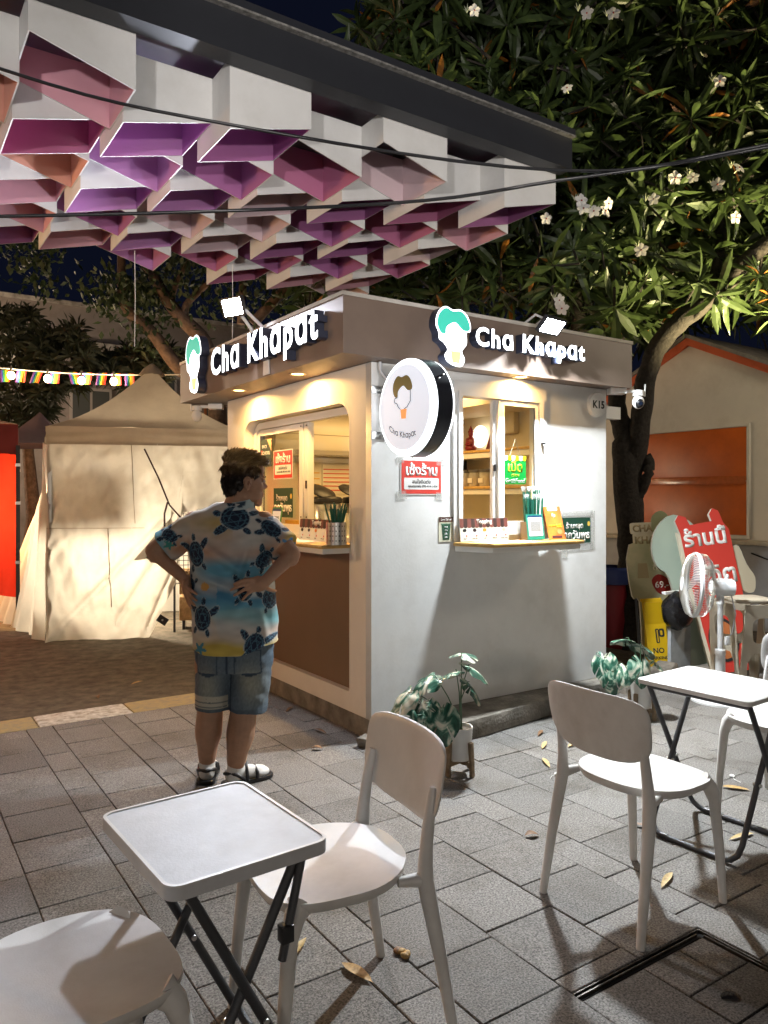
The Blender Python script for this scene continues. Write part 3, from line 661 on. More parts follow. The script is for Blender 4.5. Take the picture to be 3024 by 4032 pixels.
seated('deity_statue','gilded seated statue with pointed crown on the upper display shelf',(1.84,1.63,1.822),gold_m,.34)
seated('red_statue','small dark red seated statue in front of the round halo',(1.86,1.30,1.822),maroonst,.22)
MB().lathe([(.08,0),(.095,.004),(.095,.016),(.08,.02)],36,M=FL(1.94,1.26,1.955)).build('ring', pm('halo_lit',(1,.95,.85),.4,emit=1.5,ec=(1,.9,.7)), thing('halo_ring','round lit ring behind the small red statue','ornament',(0,0,0)), smooth=40)
d = thing('incense_pot','dark red round incense pot on the upper display shelf','pot',(1.80,1.43,1.822)); MB().lathe([(.02,0),(.045,.01),(.055,.03),(.045,.055),(.035,.06),(.04,.07)],22).build('bowl', maroonst, d, smooth=50)
d = thing('red_book','dark red ornate card leaning on the upper display shelf','card',(1.90,1.10,1.822)); MB().box(-.004,.004,-.055,.055,0,.16,M=RY(R(12))@RX(R(10))).build('cover', pm('ornate_red',(.16,.03,.025),.5,var=.6,vs=60), d)
MB().box(-.05,.01,-.14,.14,0,.22).build('case', acm, thing('wall_box','cream electric box high on the kiosk end wall','box',(1.975,.98,1.96)), bevel=.006)

# ================================================================== flood lamps
flood_m = pm('flood_lens', (1,1,1), .3, emit=60, ec=(.9,.97,1)); fbody_m = pm('flood_body', (.05,.05,.055), .35, metal=.4); galv_m = pm('painted_arm', (.72,.72,.7), .4)
FLOODS = []
def flood(label, loc, rot, arms, power, w=.19, h=.12):
    f = thing('flood_lamp', label, 'lamp'); f.matrix_world = T3(loc)
    Rm = rot
    MB().box(-w/2,w/2,-h/2,h/2,.006,.03,M=Rm).build('housing', fbody_m, f, bevel=.004)
    plate('bezel', [rrect(-w/2,w/2,-h/2,h/2,.006,2), rrect(-w/2+.012,w/2-.012,-h/2+.012,h/2-.012,.004,2)], .008, Rm @ T3((0,0,.003)), fbody_m, f)
    MB().box(-w/2+.0125,w/2-.0125,-h/2+.0125,h/2-.0125,.002,.0055,M=Rm).build('lens', flood_m, f)
    for a in arms: MB().tube([Vector(p)-Vector(loc) for p in a[:-1]], a[-1], 8).build('arm', galv_m, f, smooth=40)
    l = light('flood_light', 'AREA', (0,0,0), power, (.88,.95,1), f, size=w-.03, size_y=h-.03); l.matrix_local = Rm @ T3((0,0,-.004))
    FLOODS.append(l); return f
flood('white flood lamp on an arm over the lettering of the service wall', (1.16,-.32,2.51), RZ(R(4)) @ RX(R(-44)) @ RY(R(3)), [((1.10,-.12,2.556),(1.11,-.22,2.60),(1.15,-.29,2.555),.008),((1.20,-.12,2.556),(1.21,-.22,2.60),(1.19,-.29,2.555),.008)], 46)
flood('white flood lamp raised on two arms over the rounded window side', (-.44,1.02,2.69), Vector((-.80,-.34,-.32)).to_track_quat('-Z','Y').to_matrix().to_4x4(), [((-.27,.74,2.40),(-.30,.86,2.55),(-.40,.98,2.70),.012),((-.27,1.0,2.40),(-.31,1.01,2.56),(-.41,1.04,2.70),.012)], 34, .19, .13)
MB().prism([(-.045,.0),(.045,0),(.03,.22),(-.03,.22)],-.004,.004,M=FL(F0-.006,.80,2.225)).build('plate', galv_m, thing('lamp_bracket','pale metal lamp bracket plate between the letters of the left sign','bracket'))

# ================================================================== security cameras
def seccam(label, loc, rz):
    c_ = thing('security_camera', label, 'camera', loc, rz)
    MB().box(-.09,.03,-.045,.045,-.045,0).build('junction_box', white_m, c_, bevel=.005)
    MB().box(.03,.10,-.02,.02,-.035,-.012).build('arm', white_m, c_, bevel=.004)
    MB().lathe([(.02,.0),(.04,-.006),(.042,-.045)],24,(.13,0,-.012)).build('mount_cap', white_m, c_, smooth=40)
    MB().box(.09,.17,-.004,.004,-.058,-.056).build('seam', dark_m, c_)
    h = MB().ell((.13,0,-.10),(.043,.043,.05),20,14).build('head', white_m, c_, smooth=60)
    MB().ell((.13,-.014,-.108),(.034,.034,.04),18,12).build('visor', dark_m, h, smooth=60)
    MB().lathe([(.014,0),(.014,.004)],14,M=T3((.13,-.049,-.115)) @ RX(R(90))).build('lens', pm('lens_glass',(.01,.015,.03),.05,coat=1), h)
    MB().tube([(.178,.0,-.06),(.182,0,.03)], .006, 8).build('antenna', white_m, c_, smooth=40)
seccam('white dome security camera under the roof end beyond K15 disc', (2.09,-.10,2.222), R(-30))
seccam('white dome security camera under the roof corner by the tent', (-.03,2.44,2.222), R(150))
MB().box(0,.16,-.03,.03,-.09,0).build('bracket', white_m, thing('roof_bracket','white bracket under the roof end by the tree','bracket',(2.052,.03,2.10)))
# ================================================================== chairs
def chair_parts():
    out = []
    # seat shell
    def outline(a):
        x = math.cos(a); y = math.sin(a)
        p = 3.2; r_ = (abs(x)**p + abs(y)**p)**(-1/p)
        X, Y = x*r_*.212, y*r_*.205
        if Y < 0: X *= 1 - .30*(-Y/.205)**2.0
        else: X *= 1 - .05*(Y/.205)
        return X, Y
    b = MB(); n = 56; rings = (0,.3,.55,.75,.9,.985,1.0); top = []
    def zt(X, Y, k):
        d = -.016*(1-k*k) ; d += .012*max(0, Y/.205)**2*-1; d += .010*max(0,-Y/.205)**2; return .452 + d
    vs = [(0,0,zt(0,0,0))]; fs = []
    for k in rings[1:]:
        for j in range(n):
            X, Y = outline(2*math.pi*j/n); vs.append((X*k, Y*k, zt(X*k,Y*k,k)))
    for j in range(n): fs.append((0,1+j,1+(j+1)%n))
    for i in range(len(rings)-2):
        for j in range(n): fs.append((1+i*n+j,1+(i+1)*n+j,1+(i+1)*n+(j+1)%n,1+i*n+(j+1)%n))
    last = 1+(len(rings)-2)*n
    for kk, dz in ((1.006,-.008),(.97,-.026),(.93,-.032)):
        base = len(vs)
        for j in range(n):
            X, Y = outline(2*math.pi*j/n); vs.append((X*kk, Y*kk, zt(X,Y,1)+dz))
        for j in range(n): fs.append((last+j, base+j, base+(j+1)%n, last+(j+1)%n))
        last = base
    base = len(vs); vs.append((0,0,.425))
    for j in range(n): fs.append((last+j, base, last+(j+1)%n))
    b.add(vs, fs); out.append(('seat', b.mesh('seat', plas_m, smooth=50)))
    # legs
    for sx in (-1,1):
        b = MB(); pts = [(sx*.150,.135,.432),(sx*.168,.158,.408),(sx*.176,.172,.36),(sx*.185,.19,.18),(sx*.19,.203,0)]
        b.tube(pts, [.034,.026,.020,.0165,.0135], 12); out.append(('leg', b.mesh('leg', plas_m, smooth=50)))
        b = MB(); pts = [(sx*.210,-.275,0),(sx*.202,-.240,.20),(sx*.193,-.209,.36),(sx*.186,-.198,.43),(sx*.182,-.203,.50),(sx*.179,-.214,.58),(sx*.177,-.226,.64),(sx*.176,-.230,.66)]
        b.tube(pts, [.014,.0175,.0215,.0225,.018,.0155,.014,.011], 12)
        b.tube([(sx*.184,-.198,.428),(sx*.178,-.165,.430),(sx*.172,-.125,.432)], [.020,.0165,.012], 10)
        out.append(('leg', b.mesh('leg', plas_m, smooth=50)))
    b = MB(); b.tube([(-.15,.135,.428),(0,.15,.424),(.15,.135,.428)], .012, 8); b.tube([(-.15,-.12,.428),(0,-.14,.424),(.15,-.12,.428)], .012, 8)
    out.append(('seat_frame', b.mesh('seat_frame', plas_m, smooth=50)))
    # backrest panel, curved round the sitter
    b = MB(); n = 64; rings = (.35,.65,.85,.97,1.0); W, H = .218, .108; vs = []; fs = []
    def bk(a, k, off):
        x = math.cos(a); y = math.sin(a); p = 6.0 if y > 0 else 3.8
        r_ = (abs(x)**p + abs(y)**p)**(-1/p)*k; x *= r_; y *= r_
        X = x*W*(1-.05*max(0,-y)); Z = .665 + y*H + .010*(1-x*x)*(1 if y < 0 else .5)*y
        return (X, -.214 - .032*(1-x*x) - .17*(Z-.575) + off, Z)
    for off in (.006,-.005):
        base = len(vs); vs.append(bk(0,0,off))
        for k in rings:
            for j in range(n): vs.append(bk(2*math.pi*j/n, k, off*(1 if k < .99 else .5)))
        for j in range(n):
            f_ = (base,base+1+j,base+1+(j+1)%n); fs.append(f_ if off < 0 else f_[::-1])
        for i in range(len(rings)-1):
            for j in range(n):
                f_ = (base+1+i*n+j,base+1+(i+1)*n+j,base+1+(i+1)*n+(j+1)%n,base+1+i*n+(j+1)%n); fs.append(f_ if off < 0 else f_[::-1])
    e0 = 1+(len(rings)-1)*n; e1 = e0+1+len(rings)*n
    for j in range(n): fs.append((e0+j,e0+(j+1)%n,e1+(j+1)%n,e1+j))
    b.add(vs, fs); out.append(('backrest', b.mesh('backrest', plas_m, smooth=60)))
    return out
CP = chair_parts()
def chair(label, x, y, rz):
    t = thing('chair', label, 'chair', (x,y,0), rz, 'white plastic chairs at the folding tables')
    for n_, me in CP: link(n_, me, t)
    return t
chair('white plastic chair by the cover slot, facing the plain-topped table', -.135, -1.985, R(-90))
chair('white plastic chair pushed under the rimmed table, its backrest near the potted plant', -1.40, -1.945, R(84))
chair('white plastic chair on the fan side of the plain-topped table', .96, -1.90, R(92))
chair('white plastic chair opposite the tucked-in one at the rimmed table', -2.075, -2.07, R(-88))
# ================================================================== folding tables
def ftable(label, x, y, rz, W, D_, z, rim):
    t = thing('folding_table', label, 'table', (x,y,0), rz)
    if rim:
        b = MB(); out_ = rrect(-W/2,W/2,-D_/2,D_/2,.035,6); top = plate('tabletop', [out_], .028, T3((0,0,z-.017)), tabm, t)
        plate('raised_rim', [out_, rrect(-W/2+.008,W/2-.008,-D_/2+.008,D_/2-.008,.029,6)], .003, T3((0,0,z-.0015)), plas_m, t)
    else:
        me = MB().prism(rrect(-W/2,W/2,-D_/2,D_/2,.03,6), z-.02, z).mesh('tabletop', plas_m, bevel=.004); link('tabletop', me, t)
    r_ = .0115
    for k, sg in enumerate((1,-1)):
        hv = D_/2-.03-.028*k
        xg, xt = sg*W*.46, -sg*W*.36; bend = .045; zt = z-.035
        def Pp(s_, v): return (xg+(xt-xg)*s_, v, .012+(zt-.012)*s_)
        pts = [Pp(1,-hv), Pp(.5,-hv), Pp(.10,-hv), Pp(.045,-hv+.008), Pp(.012,-hv+.03), Pp(0,-hv+.06), Pp(0,hv-.06), Pp(.012,hv-.03), Pp(.045,hv-.008), Pp(.10,hv), Pp(.5,hv), Pp(1,hv)]
        fr_ = MB().tube(pts, r_, 10).build('leg_frame', tube_m, t, smooth=50)
        MB().tube([(xt,-hv,zt),(xt,hv,zt)], r_, 10).build('cross_bar', tube_m, t, smooth=50)
        for v in (-hv+.07, hv-.07): MB().tube([(xg,v-.014,.0125),(xg,v+.014,.0125)], .0135, 10).build('foot_pad', dark_m, t, smooth=50)
        for v in (-hv, hv): MB().lathe([(.007,-.016),(.007,.016)],10,M=T3(((xg+xt)/2*0+ (xg+(xt-xg)*.45), v, .012+(zt-.012)*.45)) @ RX(R(90))).build('rivet', chrome_m, t)
    # folding stay on the near side
    hv = D_/2-.03-.028
    MB().tube([(W*.36,-hv-.02,z-.03),(W*.22,-hv-.02,z*.60)], .010, 10).build('stay', tube_m, t, smooth=50)
    MB().box(W*.245-.015,W*.245+.015,-hv-.034,-hv-.006,z*.66,z*.72).build('stay_clip', dark_m, t, bevel=.003)
    return t
tabm = pm('tabletop_laminate', (.54,.55,.57), .5, var=.07, vs=14, bump=.06, bs=120, dirt=.12)
ftable('small folding table with raised rim and scuffed pale grey top', -1.75, -2.01, R(3), .385, .455, .645, True)
ftable('small folding table with plain white top in front of the standing fan', .522, -1.86, R(3), .415, .50, .65, False)
# ================================================================== potted monsteras
mon = bpy.data.materials.new('variegated_leaf'); mon.use_nodes = True
def _mon():
    N = mon.node_tree.nodes; L = mon.node_tree.links; p = N['Principled BSDF']; p.inputs['Roughness'].default_value = .32
    tc_ = N.new('ShaderNodeTexCoord'); n1 = N.new('ShaderNodeTexNoise'); n1.inputs['Scale'].default_value = 16; n1.inputs['Detail'].default_value = 5; n1.inputs['Distortion'].default_value = 1.5
    oi = N.new('ShaderNodeObjectInfo'); va = N.new('ShaderNodeVectorMath'); va.operation = 'ADD'
    mp = N.new('ShaderNodeMapping'); mp.inputs['Scale'].default_value = (1,.5,1)
    L.new(tc_.outputs['Object'], mp.inputs[0]); L.new(mp.outputs[0], va.inputs[0]); L.new(oi.outputs['Random'], va.inputs[1]); L.new(va.outputs[0], n1.inputs['Vector'])
    r_ = N.new('ShaderNodeValToRGB'); e = r_.color_ramp.elements; e[0].position = .40; e[0].color = (.012,.060,.036,1); e[1].position = .60; e[1].color = (.62,.60,.48,1)
    q = e.new(.47); q.color = (.03,.13,.085,1); q2 = e.new(.54); q2.color = (.30,.40,.30,1)
    L.new(n1.outputs[0], r_.inputs[0]); L.new(r_.outputs[0], p.inputs['Base Color'])
_mon()
def monstera_leaf(L_, W_, seed):
    # heart-shaped blade in polar form round the stalk end, with a few slits cut from the edge inwards
    rd = random.Random(seed); b = MB(); n = 64; slits = [rd.uniform(.10,.9)*math.pi*sg for sg in (-1,1) for k in range(3)]
    rings = (.0,.25,.45,.62,.78,.9,1.0); vs = []; fs = []
    def rad(a):       # a = 0 points to the tip
        t = abs(a)/math.pi; r_ = (1-.42*t**1.2) if t < .85 else (1-.42*.82)*(1-(t-.85)/.15*.75)
        return r_*(1+.18*math.exp(-(t/.12)**2))
    def P(a, k):
        for sl in slits:
            d = a-sl
            if abs(d) < .20 and k > .5: a = sl + math.copysign(max(abs(d), .055*(k-.5)/.5), d)
        r_ = rad(a)*k; x = W_*1.25*r_*math.sin(a); y = L_*.62*r_*math.cos(a)+L_*.06
        return (x, y, -.38*x*x/W_ - .5*max(0,y)**2/L_ + .004*math.sin(6*a)*k*k)
    N_ = n+1
    for k in rings:
        for j in range(N_): vs.append(P(-math.pi+2*math.pi*j/n, k))
    for i in range(len(rings)-1):
        for j in range(n):
            am = -math.pi+2*math.pi*(j+.5)/n
            if rings[i] >= .45 and any(abs(am-sl) < math.pi/n*1.05 for sl in slits): continue
            fs.append((i*N_+j, i*N_+j+1, (i+1)*N_+j+1, (i+1)*N_+j))
    b.add(vs, fs); return b.mesh('leaf', mon, smooth=80)
LM = [monstera_leaf(.155,.075,1), monstera_leaf(.17,.082,2), monstera_leaf(.135,.065,3)]
stem_m = pm('leaf_stalk', (.06,.14,.07), .4); potw_m = pm('white_ceramic', (.70,.70,.68), .3, var=.05, vs=8); oak_m = pm('weathered_oak', (.24,.17,.10), .7, var=.35, vs=26, bump=.2, bs=90)
def monstera(label, x, y, leaves, seed, rz):
    rd = random.Random(seed); t = thing('potted_monstera', label, 'potted plant', (x,y,0), rz)
    prof = [(.055,.075)]
    for i in range(22): z = .077+i*.0072; prof += [(.0585+.012*(i/22)+(.0012 if i % 2 else 0), z)]
    prof += [(.071,.237),(.071,.243),(.064,.243),(.062,.225)]
    MB().lathe(prof, 36).build('pot', potw_m, t, smooth=60); MB().lathe([(.061,.222),(.061,.227)],24).build('potting_soil', soil_m, t)
    for k in range(4):
        a = R(45+90*k); c_, s_ = math.cos(a), math.sin(a)
        MB().box(.078,.096,-.013,.013,0,.17,M=RZ(a) @ RY(R(-3))).build('stand_leg', oak_m, t, bevel=.002)
    for k in range(2): MB().box(-.079,.079,-.010,.010,.052+.0005*k,.074,M=RZ(R(45+90*k))).build('stand_bar', oak_m, t, bevel=.002)
    for (dx, dy, h_, li, yaw, pit, sc2) in leaves:
        M_ = T3((dx,dy,h_)) @ RZ(R(yaw)) @ RX(R(pit)) @ RY(R(rd.uniform(-18,18))) @ Matrix.Scale(sc2,4)
        lf = link('leaf', LM[li], t, M_)
        mid = (dx*.35+rd.uniform(-.01,.01), dy*.35, h_*.62+.09)
        MB().tube([(rd.uniform(-.02,.02),rd.uniform(-.02,.02),.222), mid, (dx*.85,dy*.85,h_+.012),(dx,dy,h_+.012)], [.0035,.003,.0025,.002], 6).build('stalk', stem_m, t, smooth=60)
# leaf headings are given in the picture's own left-right sense turned by the plant's rz
monstera('variegated monstera in a white pot on a wooden stand by the kiosk step', .10, -.68, [
 (-.27,.03,.40,1,110,-38,1.05),(-.18,-.04,.36,1,160,-50,1.0),(-.14,.06,.48,0,120,-20,1.0),(-.10,-.09,.33,1,190,-62,1.15),(.02,.05,.60,0,-30,10,1.0),(.06,.0,.55,1,-70,-25,1.0),(.05,-.04,.47,2,-80,-45,1.1),(-.02,-.03,.53,2,60,-10,1.0),(-.22,-.08,.31,2,170,-60,1.0)], 3, R(-34))
monstera('variegated monstera in a white pot on a wooden stand behind the plain-topped table', 1.70, -.58, [
 (-.24,.02,.38,1,150,-60,1.05),(-.20,-.03,.30,1,170,-68,1.0),(-.08,.06,.50,0,30,-5,1.0),(.0,.02,.47,1,-60,-22,1.05),(-.02,-.07,.37,1,185,-58,1.1),(.10,.03,.36,2,-80,-35,1.1),(-.12,-.05,.33,2,160,-55,1.0)], 5, R(-34))
# ================================================================== fallen leaves and litter
dry = [pm('dry_leaf_tan', (.42,.26,.09), .6, var=.4, vs=60), pm('dry_leaf_brown', (.20,.10,.04), .6, var=.4, vs=60), pm('dry_leaf_straw', (.52,.38,.17), .6, var=.3, vs=60)]
def dry_leaf(L_, W_, curl, mi):
    b = MB(); n = 12
    def fn(s, t):
        y = (s-.5)*L_; w_ = W_*max(.03, math.sin(math.pi*min(1, s*1.02))**.8*(.55+.6*s)) * (1 if s > .15 else .25)
        x = (t-.5)*w_
        return (x, y, .004 + abs(x)*curl + .018*math.sin(s*2.6)*curl)
    b.grid(fn, n, 4); me = b.mesh('blade', dry[mi], smooth=80); return me
DL = [dry_leaf(.14,.045,.22,0), dry_leaf(.13,.028,.4,1), dry_leaf(.15,.03,.3,2), dry_leaf(.07,.04,.5,1)]
leafs = [(-1.215,-1.806,0,12,'broad golden fallen leaf on the paving behind the rimmed table'),(-1.317,-1.607,2,-52,'straw coloured fallen leaf between the legs of the chair by the rimmed table'),
 (-.119,-1.429,3,70,'curled brown fallen leaf by a back leg of the chair near the slot'),(.025,-1.976,2,-70,'long straw fallen leaf by the front leg of the chair near the slot'),
 (.777,-.62,2,-55,'straw fallen leaf in front of the concrete step'),(.92,-.45,1,-60,'brown fallen leaf against the concrete step'),(.344,-1.642,1,20,'dark fallen leaf beside the table foot bar'),
 (.576,-.834,2,-30,'pale fallen leaf left of the white chair backrest'),(.93,-.70,2,-75,'straw fallen leaf under the backrest of the chair by the slot'),(1.084,-1.604,0,35,'tan fallen leaf beside the fan-side chair leg'),(.599,-1.92,2,-100,'thin straw leaf under the plain-topped table'),
 (-.10,.86,1,-50,'brown leaf in the shade along the brown kiosk panel'),(-.16,.32,1,10,'brown leaf in the kiosk shade near its corner'),(-.33,.05,3,50,'curled leaf at the edge of the kiosk shadow'),(-.62,2.6,0,-60,'tan fallen leaf out on the asphalt'),(-1.0,2.3,3,0,'small curled leaf on the asphalt beyond the kerb')]
for (x,y,k,a,lb) in leafs:
    t = thing('fallen_leaf', lb, 'leaf', (x,y,0 if y < 1.6 else -.1), R(a)); link('blade', DL[k], t)
for k,(x,y,a,lb) in enumerate(((.50,-.98,20,'white scrap of string and paper on the paving'),(1.22,-1.50,60,'small white petal scrap by the fan-side chair'))):
    t = thing('litter_scrap', lb, 'litter', (x,y,.001), R(a)); MB().ell((0,0,.006),(.018,.012,.007),8,5).build('scrap', white_m, t); MB().tube([(0,0,.004),(-.04,.01,.003),(-.08,.0,.003)],.0015,4).build('thread', white_m, t)
t = thing('seed_husk', 'cluster of brown seed husks by a chair foot', 'husk', (-1.03,-1.80,0))
for k in range(5): MB().ell((random.uniform(-.03,.03),random.uniform(-.02,.02),.008),(.016,.011,.009),8,6,M=RZ(k)).build('husk', dry[k % 2], t, smooth=60)
me = MB().box(-.05,.04,-.035,.035,0,.06).mesh('stone', conc_m, bevel=.016)
for v in me.vertices: v.co += Vector((noise.noise(v.co*30),noise.noise(v.co*30+Vector((5,0,0))),0))*.015
link('stone', me, thing('corner_stone', 'small rough stone against the kiosk corner', 'stone', (-.07,-.05,0), .5))
# ================================================================== canopy
canopy = thing('plaza_canopy', 'dark flat canopy hung with white and purple slanted baffle boxes', 'canopy', (0,0,0))
CW = .478; U1 = 1.504; V0 = -.022; CZ = 3.70; NR = 6
cwhite = pm('baffle_white', (.66,.66,.65), .6, var=.06, vs=3, dirt=.12)
cpal = [pm('baffle_plum', (.36,.13,.30), .6, var=.05, vs=3), pm('baffle_wine', (.45,.15,.27), .6, var=.05, vs=3), pm('baffle_rose', (.60,.32,.37), .6, var=.05, vs=3), pm('baffle_mauve', (.60,.46,.49), .6, var=.05, vs=3), pm('baffle_violet', (.45,.20,.43), .6, var=.05, vs=3), pm('baffle_salmon', (.64,.32,.24), .6, var=.05, vs=3)]
bmesh_cache = {}
def baffle(dl, dr, inner):
    k = (dl, dr, inner)
    if k in bmesh_cache: return bmesh_cache[k]
    t_ = .007; b = MB(); W_ = CW-.0015
    o_ = [(0,0),(W_,0),(W_,W_),(0,W_)]; i_ = [(t_,t_),(W_-t_,t_),(W_-t_,W_-t_),(t_,W_-t_)]
    zz = lambda x: -(dl+(dr-dl)*x/W_)
    vs = [(x,y,0) for x,y in o_]+[(x,y,zz(x)) for x,y in o_]+[(x,y,0) for x,y in i_]+[(x,y,zz(x)) for x,y in i_]
    for j in range(4):
        k2 = (j+1) % 4
        b.f.append((4+j,4+k2,k2,j)); b.m.append(0); b.f.append((12+k2,12+j,8+j,8+k2)); b.m.append(1); b.f.append((4+k2,4+j,12+j,12+k2)); b.m.append(0)
    b.v = vs; me = b.mesh('baffle_box', [cwhite, cpal[inner]]); bmesh_cache[k] = me; return me
rc = random.Random(11)
fixed = {(0,0):0,(2,0):3,(4,0):0,(6,0):2,(5,0):4,(3,0):1,(1,0):1,(5,1):4,(4,1):0,(6,1):1,(6,2):5,(8,0):5,(7,0):5,(4,2):4,(7,1):2,(5,2):4,(3,1):3,(2,1):0}
for i in range(0, 12):
    for j in range(6 if i % 2 == 0 else 5):
        deep_left = (i % 4 in (0,1)) == (j % 2 == 0)
        a_, c_ = (.365,.24) if deep_left else (.18,.31)
        e_ = rc.choice((-.01,0,.015))*(1 if j else 0)
        inner = fixed.get((i,j), rc.choice((0,1,1,2,3) if i < 4 else ((0,4,4,2,3) if i < 7 else (2,5,4,2,3))))
        link('baffle_box', baffle(a_+e_, c_+e_, inner), canopy, T3((U1-(i+1)*CW, V0+(.5 if i % 2 else 0)*CW+j*CW, CZ-.001)))
beam_m = pm('canopy_dark_steel', (.028,.030,.036), .45, metal=.3, var=.1, vs=5); sof_m = pm('canopy_soffit', (.06,.062,.075), .35, var=.2, vs=4)
XL = U1-12*CW
MB().box(XL,U1+.02,V0-.13,V0-.012,CZ-.045,CZ+.16).build('edge_beam', beam_m, canopy)
MB().box(XL,U1+.02,V0-.165,V0-.13,CZ+.16,CZ+.172).build('edge_flashing', pm('flashing',(.30,.29,.27),.5,metal=.5,var=.5,vs=30), canopy)
MB().box(XL,U1+.02,V0-.16,V0+NR*CW+.1,CZ+.173,CZ+.215).build('roof_deck', beam_m, canopy)
MB().box(XL,U1+.015,V0-.011,V0+NR*CW,CZ+.06,CZ+.08).build('soffit', sof_m, canopy)
for i in range(0,12,2): MB().box(U1-i*CW-.03,U1-i*CW+.01,V0-.011,V0+NR*CW,CZ+.002,CZ+.055).build('joist', beam_m, canopy)
MB().box(U1+.0,U1+.02,V0-.012,V0+NR*CW+.05,CZ-.0,CZ+.16).build('end_beam', beam_m, canopy)
for (x,y) in ((-4.0,.2),(-4.0,2.2)): MB().box(x-.08,x+.08,y-.08,y+.08,-.1,CZ-.05).build('column', beam_m, canopy)
for k,(x,y,l_,lb) in enumerate(((-.72,2.30,.75,'thin pale string hanging from the canopy over the tent'),(.05,2.2,.72,'thin pale string hanging from the canopy by the lit emblem'))):
    z0 = 3.36; MB().tube([(0,0,0),(.004,0,-l_*.5),(0,.004,-l_)],.003,5).build('cord', white_m, thing('hanging_string', lb, 'string', (x,y,z0)))
# overhead cables
def cable(label, pts):
    P = [Vector(p) for p in pts]; o = P[0]; out = []
    for i in range(len(P)-1):
        for k in range(6):
            t = k/6; p0 = P[max(0,i-1)]; p1 = P[i]; p2 = P[i+1]; p3 = P[min(len(P)-1,i+2)]
            out.append(.5*((2*p1)+(p2-p0)*t+(2*p0-5*p1+4*p2-p3)*t*t+(3*p1-p0-3*p2+p3)*t**3)-o)
    out.append(P[-1]-o)
    th = thing('overhead_cable', label, 'cable', o); MB().tube(out,.0062,6).build('wire', dark_m, th, smooth=60)
cable('upper black cable sagging across the canopy baffles', [(-3.2,-.2,3.35),(-2.057,-.848,2.888),(-1.4,-1.288,2.696),(-.474,-1.908,2.541),(.122,-2.307,2.629),(1.6,-3.3,3.0)])
cable('lower black cable rising across the canopy towards the tree', [(-3.3,-.1,2.36),(-2.057,-.848,2.384),(-.968,-1.577,2.427),(-.474,-1.908,2.506),(.122,-2.307,2.62),(1.6,-3.3,2.98)])
# ================================================================== places measured from the camera's stand
_s, _c = math.sin(R(33.8)), math.cos(R(33.8))
def at(px, py, Y):
    a = (px-829.5)/1645*Y; bz = (1077-py)/1645*Y
    return Vector((-2.414+_c*a+_s*Y, -3.738-_s*a+_c*Y, 1.42+bz))
FACE = RZ(R(-33.8)) @ Matrix(((1,0,0,0),(0,0,-1,0),(0,1,0,0),(0,0,0,1)))    # upright board whose face looks back at the plaza
def board_M(p, lean=0, roll=0): return T3(p) @ FACE @ RX(R(-lean)) @ RZ(R(roll))

# ================================================================== big tree
bark_m = pm('bark', (.024,.019,.015), .9, var=.45, vs=30, bump=1, bs=45)
leafm = pm('leaf_green', (.058,.090,.028), .42, var=.55, vs=2.5, transl=.32, spec=.5)
leafy = pm('leaf_yellowing', (.30,.12,.02), .45, var=.4, vs=20, transl=.25)
petal_m = pm('petal_white', (.75,.74,.72), .5, transl=.2); heart_m = pm('flower_heart', (.30,.05,.04), .6); bud_m = pm('flower_bud', (.55,.60,.42), .5)
base = at(1365,1402,7.15); base.z = -.02
tree = thing('sea_mango_tree', 'large dark flowering tree with long leaf rosettes behind the kiosk', 'tree', base)
def limb(name, pts, rad, parent, n=10, jit=.012):
    out = []; rr = []
    P = [p - base for p in pts]
    for i in range(len(P)-1):
        for k in range(5):
            t = k/5; p0 = P[max(0,i-1)]; p1 = P[i]; p2 = P[i+1]; p3 = P[min(len(P)-1,i+2)]
            q = .5*((2*p1)+(p2-p0)*t+(2*p0-5*p1+4*p2-p3)*t*t+(3*p1-p0-3*p2+p3)*t**3)
            out.append(q+Vector((random.uniform(-jit,jit),random.uniform(-jit,jit),0))); rr.append((rad[i]+(rad[i+1]-rad[i])*t)*random.uniform(.95,1.06))
    out.append(P[-1]); rr.append(rad[-1]); MB().tube(out, rr, n).build(name, bark_m, parent, smooth=60)
b0 = base.copy()
limb('trunk', [b0, at(1364,1280,7.13), at(1362,1150,7.1), at(1354,1010,7.08), at(1345,930,7.1), at(1333,850,7.2), at(1340,700,7.5), at(1350,560,7.8), at(1380,440,7.9)], [.15,.125,.118,.13,.09,.08,.07,.06,.05], tree, 14)
limb('limb', [at(1362,1060,7.08), at(1376,960,7.02), at(1388,870,6.98), at(1403,790,6.9), at(1445,715,6.8), at(1540,640,6.7), at(1659,525,6.6), at(1850,400,6.5)], [.10,.095,.09,.085,.088,.078,.07,.055], tree, 14)
limb('limb', [at(1345,640,7.7), at(1290,560,8.0), at(1260,420,8.2)], [.06,.045,.03], tree); limb('limb', [at(1380,440,7.9), at(1420,300,7.8), at(1400,150,7.6), at(1450,0,7.4)], [.06,.05,.04,.03], tree); limb('limb', [at(1540,640,6.7), at(1560,480,6.9), at(1540,300,7.0)], [.05,.04,.025], tree)
limb('limb', [at(1240,760,8.6), at(1250,660,8.5), at(1225,560,8.4)], [.08,.07,.05], tree); limb('limb', [at(1385,1075,7.02), at(1398,1030,6.97), at(1403,1000,6.98), at(1400,985,7.0)], [.03,.045,.05,.035], tree)
rl = random.Random(5)
def leaf_geo(b, M_, L_, W_, droop, mi=0):
    n = 4; vs = []; prof = (.10,.55,.95,.9,.05)
    for i in range(n+1):
        t = i/n; w_ = W_*prof[i]*.5; y = L_*t; z = -droop*L_*t*t
        for x, dz in ((-w_, .0), (0, -.12*w_), (w_, 0)): vs.append(M_ @ Vector((x, y, z+dz*2)))
    fs = []
    for i in range(n):
        a = 3*i; fs += [(a,a+1,a+4,a+3),(a+1,a+2,a+5,a+4)]
    b.add(vs, fs, mi)
